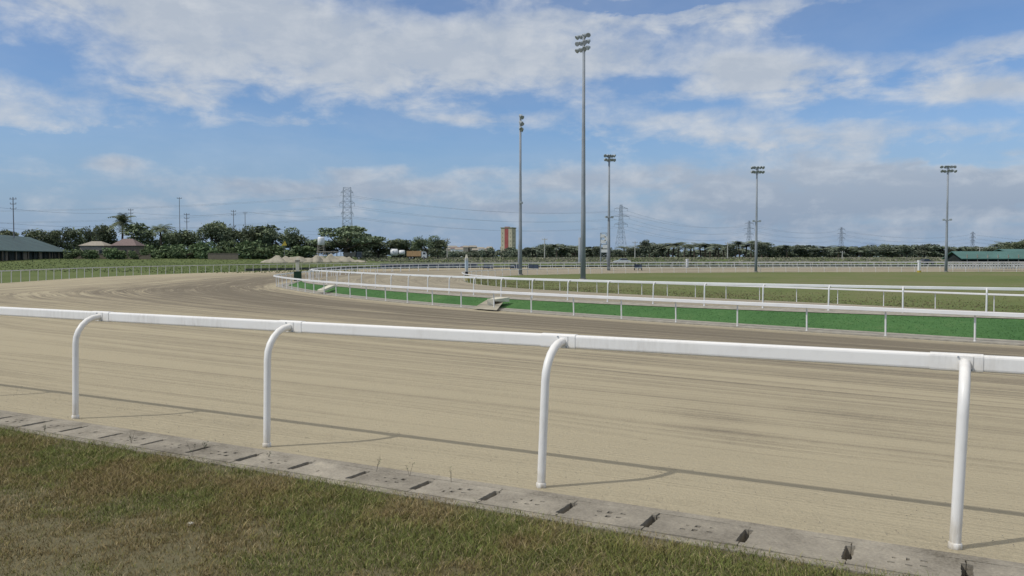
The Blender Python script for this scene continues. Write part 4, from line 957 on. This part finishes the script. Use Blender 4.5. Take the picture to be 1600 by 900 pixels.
# yellow sign among trees
a = atd(444, 380, 225); r_ = empty('yellow_sign', (a.x, 225, 1.8), 'small yellow triangular sign on a pole in front of the dark trees', 'sign')
m = MB(); m.tube([(0, 0, -.3), (0, 0, a.z-1.8)], .06, 6); m.build('pole', M['wood'], r_)
z = a.z-1.8; m = MB(); m.add([(-.75, -.08, z-.7), (.75, -.08, z-.6), (.25, -.08, z+.7), (-.75, -.02, z-.7), (.75, -.02, z-.6), (.25, -.02, z+.7)], [(0, 1, 2), (5, 4, 3), (0, 3, 4, 1), (1, 4, 5, 2), (2, 5, 3, 0)]); m.build('board', M['yellow'], r_)
# sand heaps
for i, (x, w_, h_, d) in enumerate([(431, 5.6, 1.7, 198), (446, 5.0, 1.4, 201), (461, 5.5, 1.9, 203), (478, 5, 1.5, 204), (492, 4.6, 1.9, 205), (504, 4.8, 1.7, 207), (518, 4.8, 1.9, 209), (532, 5.4, 2.0, 211), (546, 4.4, 1.2, 212), (562, 4.0, .7, 213)]):
    X = (x-800)/F*d; z = zfield(X, d); bmm = bmesh.new(); bmesh.ops.create_icosphere(bmm, subdivisions=3, radius=1); q = np.random.default_rng(i)
    ph = q.uniform(0, 6, 4)
    for v in bmm.verts:
        r0 = math.hypot(v.co.x, v.co.y); k = 1+.16*math.sin(3*math.atan2(v.co.y, v.co.x)+ph[0])+.09*math.sin(7*math.atan2(v.co.y, v.co.x)+ph[1]); hz = max(0, 1-r0**1.3)*(1+.25*math.sin(v.co.x*5+ph[2])) if v.co.z > 0 else -.3
        v.co = Vector((v.co.x*k*w_/2*1.15, v.co.y*k*w_/2*.8, hz*h_))
    me = bpy.data.meshes.new('sand_pile'); bmm.to_mesh(me); bmm.free(); me.materials.append(M['sandpile']); o = bpy.data.objects.new('sand_pile', me); COL.objects.link(o); o.location = (X, d, z)
    for p_ in me.polygons: p_.use_smooth = True
    tag(o, '%s heap of pale sand from the left in the row beyond the bend' % ords[i], 'sand pile', 'sand heaps beyond the bend')

for key, (root, *_r) in protos.items():
    for ch in list(root.children): bpy.data.objects.remove(ch)
    bpy.data.objects.remove(root)
protos.clear()
# ------------------------------------------------------------------ vehicles
def wheel(parent, x, y, r):
    m = MB(); m.tube([(x, y-.11, r), (x, y+.11, r)], r, 14); o = m.build('wheel', M['tyre'], parent); g = MB(); s_ = -1 if y < 0 else 1; g.tube([(x, y+s_*.112, r), (x, y+s_*.125, r)], r*.6, 12); g.build('rim', M['rim'], o)
def car(x, y, d, rz, paint, label, L=4.3):
    a = atd(x, y, d); root = empty('parked_car', (a.x, d, a.z), label, 'car', None, rz)
    prof = [(-L/2, .35), (-L/2, .78), (-L/2+.25, .92), (-L*.30, .98), (L*.22, .98), (L*.46, .80), (L/2, .62), (L/2, .35)]
    cab = [(-L*.36, .97), (-L*.27, 1.42), (L*.05, 1.45), (L*.22, .97)]
    def ext(pr, w0, w1, nm, mat):
        n = len(pr); zmax = max(p[1] for p in pr); zmin = min(p[1] for p in pr); v = []
        for s_ in (-1, 1):
            for (px, pz) in pr: k = (pz-zmin)/(zmax-zmin); v.append((px, s_*(w0*(1-k)+w1*k)/2, pz))
        fs = [tuple(range(n)), tuple(range(2*n-1, n-1, -1))]+[(i, n+i, n+(i+1) % n, (i+1) % n) for i in range(n)]
        return mesh_obj(nm, v, fs, mat, root)
    ext(prof, 1.75, 1.68, 'body', paint); ext([(p[0]*.98, p[1]) for p in cab], 1.60, 1.30, 'windows', M['carglass'])
    m = MB(); m.box((-L*.1, 0, 1.455), (L*.3, 1.28, .05)); m.build('roof', paint, root)
    for px in (-L*.3, L*.31):
        for s_ in (-1, 1): wheel(root, px, s_*.78, .31)
    for s_ in (-1, 1):
        m = MB(); m.box((L/2, s_*.6, .68), (.06, .34, .14)); m.build('headlight', M['headlamp'], root); m = MB(); m.box((-L/2-.01, s_*.65, .75), (.05, .25, .16)); m.build('tail_light', M['redlamp'], root)
    m = MB(); m.box((L/2+.03, 0, .42), (.1, 1.66, .16)); m.box((-L/2-.03, 0, .42), (.1, 1.66, .16)); m.build('bumper', M['black'], root)
car(972, 412.6, 208, PI, M['carwhite'], 'silver car parked beyond the far rails under the central pylon')
car(1447, 413.6, 205, .3, M['darkcar'], 'dark car beyond the far rails left of the rightmost mast', 4.0)
a = atd(651, 404.5, 250); r_ = empty('truck', (a.x, 250, zfield(a.x, 250)), 'truck with an orange-brown box body and white cab parked below the trees', 'truck')
m = MB(); m.box((-.7, 0, 1.75), (4.4, 2.2, 1.6)); 
for k in range(9): m.box((-2.8+k*.52, 0, 1.75), (.08, 2.26, 1.62))
m.build('cargo_box', M['orange'], r_); m = MB(); m.add([(1.6, -1.05, .5), (3.1, -1.05, .5), (3.1, -1.05, 1.4), (2.75, -1.0, 2.35), (1.6, -1.0, 2.4), (1.6, 1.05, .5), (3.1, 1.05, .5), (3.1, 1.05, 1.4), (2.75, 1, 2.35), (1.6, 1, 2.4)], [(0, 1, 2, 3, 4), (9, 8, 7, 6, 5), (0, 5, 6, 1), (1, 6, 7, 2), (2, 7, 8, 3), (3, 8, 9, 4), (4, 9, 5, 0)]); cb = m.build('cab', M['carwhite'], r_)
m = MB(); m.box((2.4, -1.06, 1.85), (.7, .04, .55)); m.build('window', M['carglass'], cb); m = MB(); m.box((0, 0, .72), (5.6, .9, .25)); m.build('chassis', M['black'], r_)
for px in (-2, -1.1, 2.3):
    for s_ in (-1, 1): wheel(r_, px, s_*.95, .45)
a = atd(551, 398, 240); r_ = empty('truck', (a.x, 240, zfield(a.x, 240)), 'dark grey dump truck beside the sand heaps under the umbrella-shaped tree', 'truck')
m = MB(); m.add([(-2.4, -1.1, .9), (1, -1.1, .9), (1.2, -1.1, 2.2), (-2.7, -1.1, 2.0), (-2.4, 1.1, .9), (1, 1.1, .9), (1.2, 1.1, 2.2), (-2.7, 1.1, 2.0)], [(0, 1, 2, 3), (7, 6, 5, 4), (0, 4, 5, 1), (1, 5, 6, 2), (3, 7, 4, 0)]); m.build('tipper_body', M['darkline'], r_)
m = MB(); m.box((2, 0, 1.45), (1.4, 2.1, 1.7), 0, .92); cb = m.build('cab', M['darkcar'], r_); m = MB(); m.box((2, -1.04, 1.8), (.8, .04, .5)); m.build('window', M['carglass'], cb)
for px in (-1.7, -.7, 2):
    for s_ in (-1, 1): wheel(r_, px, s_*.95, .45)

# ------------------------------------------------------------------ far town and hills
tr = random.Random(11)
for i in range(18):
    x = 694+i*5.0+tr.uniform(-2, 2)+(16 if i > 15 else 0); d = tr.uniform(640, 760); a = atd(x, tr.uniform(386, 392), d); w_ = tr.uniform(4, 9); h = a.z-1.9
    r_ = empty('town_house', (a.x, d, 1.9), 'tiny pale house of the distant town left of the red striped tower', 'house', 'houses of the distant town', tr.uniform(-.4, .4))
    m = MB(); m.box((0, 0, h/2), (w_, w_, h)); m.build('wall', M['palewall' if tr.random() < .6 else 'tank'], r_)
    v = [(-w_*.55, -w_*.55, h), (w_*.55, -w_*.55, h), (w_*.55, w_*.55, h), (-w_*.55, w_*.55, h), (-w_*.5, 0, h+1.4), (w_*.5, 0, h+1.4)]
    mesh_obj('roof', v, [(0, 1, 5, 4), (1, 2, 5), (2, 3, 4, 5), (3, 0, 4), (3, 2, 1, 0)], M[tr.choice(('beigeroof', 'pinkroof', 'palewall'))], r_)
hv = []; hf = []
for i in range(61):
    f = i/60; x = 1225+f*330; h = 15*math.exp(-((x-1310)/45)**2)+19*math.exp(-((x-1372)/38)**2)+9*math.exp(-((x-1470)/50)**2)+1.5*math.sin(x*.13)
    a = atd(x, 402-max(h, 0)-1, 4200); hv += [(a.x, 4200, -5), (a.x, 4200+max(h, .2)*3, a.z), (a.x, 4700, -5)]
for i in range(60): hf += [(i*3, i*3+3, i*3+4, i*3+1), (i*3+1, i*3+4, i*3+5, i*3+2)]
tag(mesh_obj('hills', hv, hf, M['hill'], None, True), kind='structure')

# ------------------------------------------------------------------ light and sky
SUN = Vector((-.85, -.345, 1.0)).normalized()
sl = bpy.data.lights.new('sun', 'SUN'); sl.energy = 2.45; sl.angle = R(1.2); sl.color = (1, .955, .88)
so_ = bpy.data.objects.new('sun', sl); COL.objects.link(so_); so_.rotation_euler = (-SUN).to_track_quat('-Z', 'Y').to_euler()
w = bpy.data.worlds.new('World'); scene.world = w; w.use_nodes = True; t = NT(w.node_tree)
bg = t.n['Background']; bg.inputs['Strength'].default_value = .1
sky = t.new('ShaderNodeTexSky', sky_type='NISHITA'); sky.sun_disc = False; sky.sun_elevation = math.asin(SUN.z); sky.sun_rotation = math.atan2(SUN.x, SUN.y); sky.air_density = 1.0; sky.dust_density = .6; sky.ozone_density = 1.5
tc = t.new('ShaderNodeTexCoord').outputs['Generated']; nv = t.new('ShaderNodeVectorMath', operation='NORMALIZE'); t.put(nv.inputs[0], tc); sp = t.new('ShaderNodeSeparateXYZ'); t.put(sp.inputs[0], nv.outputs[0])
X_, Y_, Z_ = sp.outputs; az = t.math('ARCTAN2', X_, Y_); el = t.math('ARCSINE', Z_)
def ae(x, y):
    r = ray(x, y).normalized(); return math.atan2(r.x, r.y), math.asin(r.z)
# cloud field on a flattened dome: perspective compresses it towards the horizon
zz = t.math('ADD', t.math('MAXIMUM', Z_, 0.0), .10)
cmb = t.new('ShaderNodeCombineXYZ'); t.put(cmb.inputs[0], t.math('DIVIDE', X_, zz)); t.put(cmb.inputs[1], t.math('DIVIDE', Y_, zz)); t.put(cmb.inputs[2], t.math('MULTIPLY', Z_, 1.5))
cv_ = cmb.outputs[0]
n1 = t.noise(t.scale(cv_, (.7, .55, 1)), 1, 10, .58, .5); n2 = t.noise(t.scale(cv_, (1.7, 1.3, 1)), 1.4, 10, .62, .6)
ca = t.new('ShaderNodeCombineXYZ'); t.put(ca.inputs[0], az); t.put(ca.inputs[1], t.math('MULTIPLY', el, 2.6)); n3 = t.noise(ca.outputs[0], 12, 10, .6, .35); n4 = t.noise(ca.outputs[0], 4.0, 6, .55, .3)
cb_ = t.new('ShaderNodeCombineXYZ'); t.put(cb_.inputs[0], az); t.put(cb_.inputs[1], t.math('MULTIPLY', el, 1.5)); n5 = t.noise(cb_.outputs[0], 24, 10, .58, .2)
lowk = t.mapr(el, .06, .15, 1, 0)
cov = t.math('ADD', t.math('MULTIPLY', t.math('SUBTRACT', n1, .5), .75), t.math('ADD', t.math('MULTIPLY', t.math('SUBTRACT', n2, .5), .45), t.math('ADD', t.math('MULTIPLY', t.math('SUBTRACT', n3, .5), .55), t.math('MULTIPLY', t.math('SUBTRACT', n5, .5), .5))))
cov = t.math('SUBTRACT', cov, .02)
cov = t.math('ADD', cov, t.mapr(el, .33, .75, 0, .42, True))  # extra cloud overhead, above the view, added for neutral fill light
wz = t.math('MULTIPLY', t.math('SUBTRACT', n4, .5), .30); wz2 = t.math('MULTIPLY', t.math('SUBTRACT', n3, .5), .07)
azw = t.math('ADD', az, wz); elw = t.math('ADD', el, wz2)
blobs = [(400, 50, 300, 58, .38), (250, 115, 130, 40, .25), (280, 150, 75, 14, .22), (600, 95, 190, 48, .28), (880, 100, 210, 52, .30), (1010, 195, 190, 28, .30), (1200, 112, 150, 32, .56), (1130, 20, 230, 16, .26), (1530, 85, 110, 22, .34), (1545, 138, 95, 17, .50), (1420, 205, 260, 16, .22), (1150, 215, 110, 14, .20),
         (50, 175, 120, 18, .26), (230, 200, 170, 12, .14), (30, 140, 110, 20, .18), (178, 256, 42, 13, .40), (760, 187, 75, 8, .28), (470, 192, 60, 7, .24), (345, 190, 34, 7, .18), (560, 270, 60, 10, .34), (620, 262, 24, 10, .36), (660, 292, 70, 12, .42), (740, 268, 50, 12, .36), (500, 298, 140, 12, .28), (590, 315, 200, 10, .16), (850, 290, 60, 12, .2), (380, 290, 90, 10, .12), (770, 328, 46, 8, .26),
         (905, 272, 80, 16, .40), (840, 325, 80, 12, .26), (1060, 285, 120, 16, .28), (1250, 262, 160, 24, .36), (1130, 330, 340, 40, .26), (1420, 320, 260, 46, .34), (1570, 285, 120, 36, .30), (130, 310, 300, 50, .10), (250, 0, 300, 22, .30),
         (1390, 45, 100, 26, -.42), (1540, 22, 120, 16, -.28), (60, 95, 90, 18, -.22), (100, 45, 50, 18, -.1), (470, 225, 330, 26, -.34), (150, 225, 160, 10, -.12), (820, 232, 90, 14, -.30), (1010, 6, 110, 9, -.34), (830, 160, 45, 12, -.22), (1020, 128, 60, 12, -.36), (1080, 165, 60, 7, -.2), (700, 150, 80, 10, -.14), (1210, 217, 30, 10, -.2), (1455, 248, 120, 11, -.34), (690, 10, 60, 12, -.25), (1290, 185, 110, 10, -.12)]
for (x, y, rx, ry, amp) in blobs:
    a, e = ae(x, y); sx = 1/(rx/F*math.cos(a)); sy = 1/(ry/F)
    u = t.math('MULTIPLY', t.math('SUBTRACT', azw if rx > 100 else az, a), sx); v = t.math('MULTIPLY', t.math('SUBTRACT', elw if rx > 100 else el, e), sy)
    r2 = t.math('ADD', t.math('MULTIPLY', u, u), t.math('MULTIPLY', v, v)); gss = t.math('POWER', 2.718, t.math('MULTIPLY', r2, -.8)); cov = t.math('ADD', cov, t.math('MULTIPLY', gss, amp))
mask = t.mapr(cov, -.10, .50, 0, 1, True); mask = t.math('MULTIPLY', mask, .94)
veil = t.math('MULTIPLY', t.mapr(n1, .35, .75), .24)
mask = t.math('MAXIMUM', mask, veil)
# bright crests, grey-blue bodies
sh = t.math('ADD', t.math('ADD', t.math('MULTIPLY', n3, .55), t.math('MULTIPLY', n5, .55)), t.math('MULTIPLY', t.mapr(cov, .15, .75), -.16))
low = t.mapr(el, .03, .15)
cl = t.mix(t.mapr(sh, .42, .72), (4.6, 5.15, 5.95, 1), (6.7, 6.95, 7.25, 1))
cl2 = t.mix(t.mapr(sh, .46, .72), (2.7, 3.45, 4.6, 1), (5.4, 5.9, 6.6, 1))
cl = t.mix(low, cl2, cl)
cl = t.mix(t.mapr(el, .33, .6), cl, (9.2, 8.8, 8.2, 1))  # unseen overhead cloud brightened and warmed to add ambient fill
skyc = t.mix(1.0, sky.outputs[0], (.72, .89, 1.13, 1), 'MULTIPLY')
hz = t.mix(t.mapr(el, 0, .17, .9, 0, True), skyc, (2.6, 3.65, 5.3, 1))
final = t.mix(mask, hz, cl)
t.l.new(final, bg.inputs['Color'])
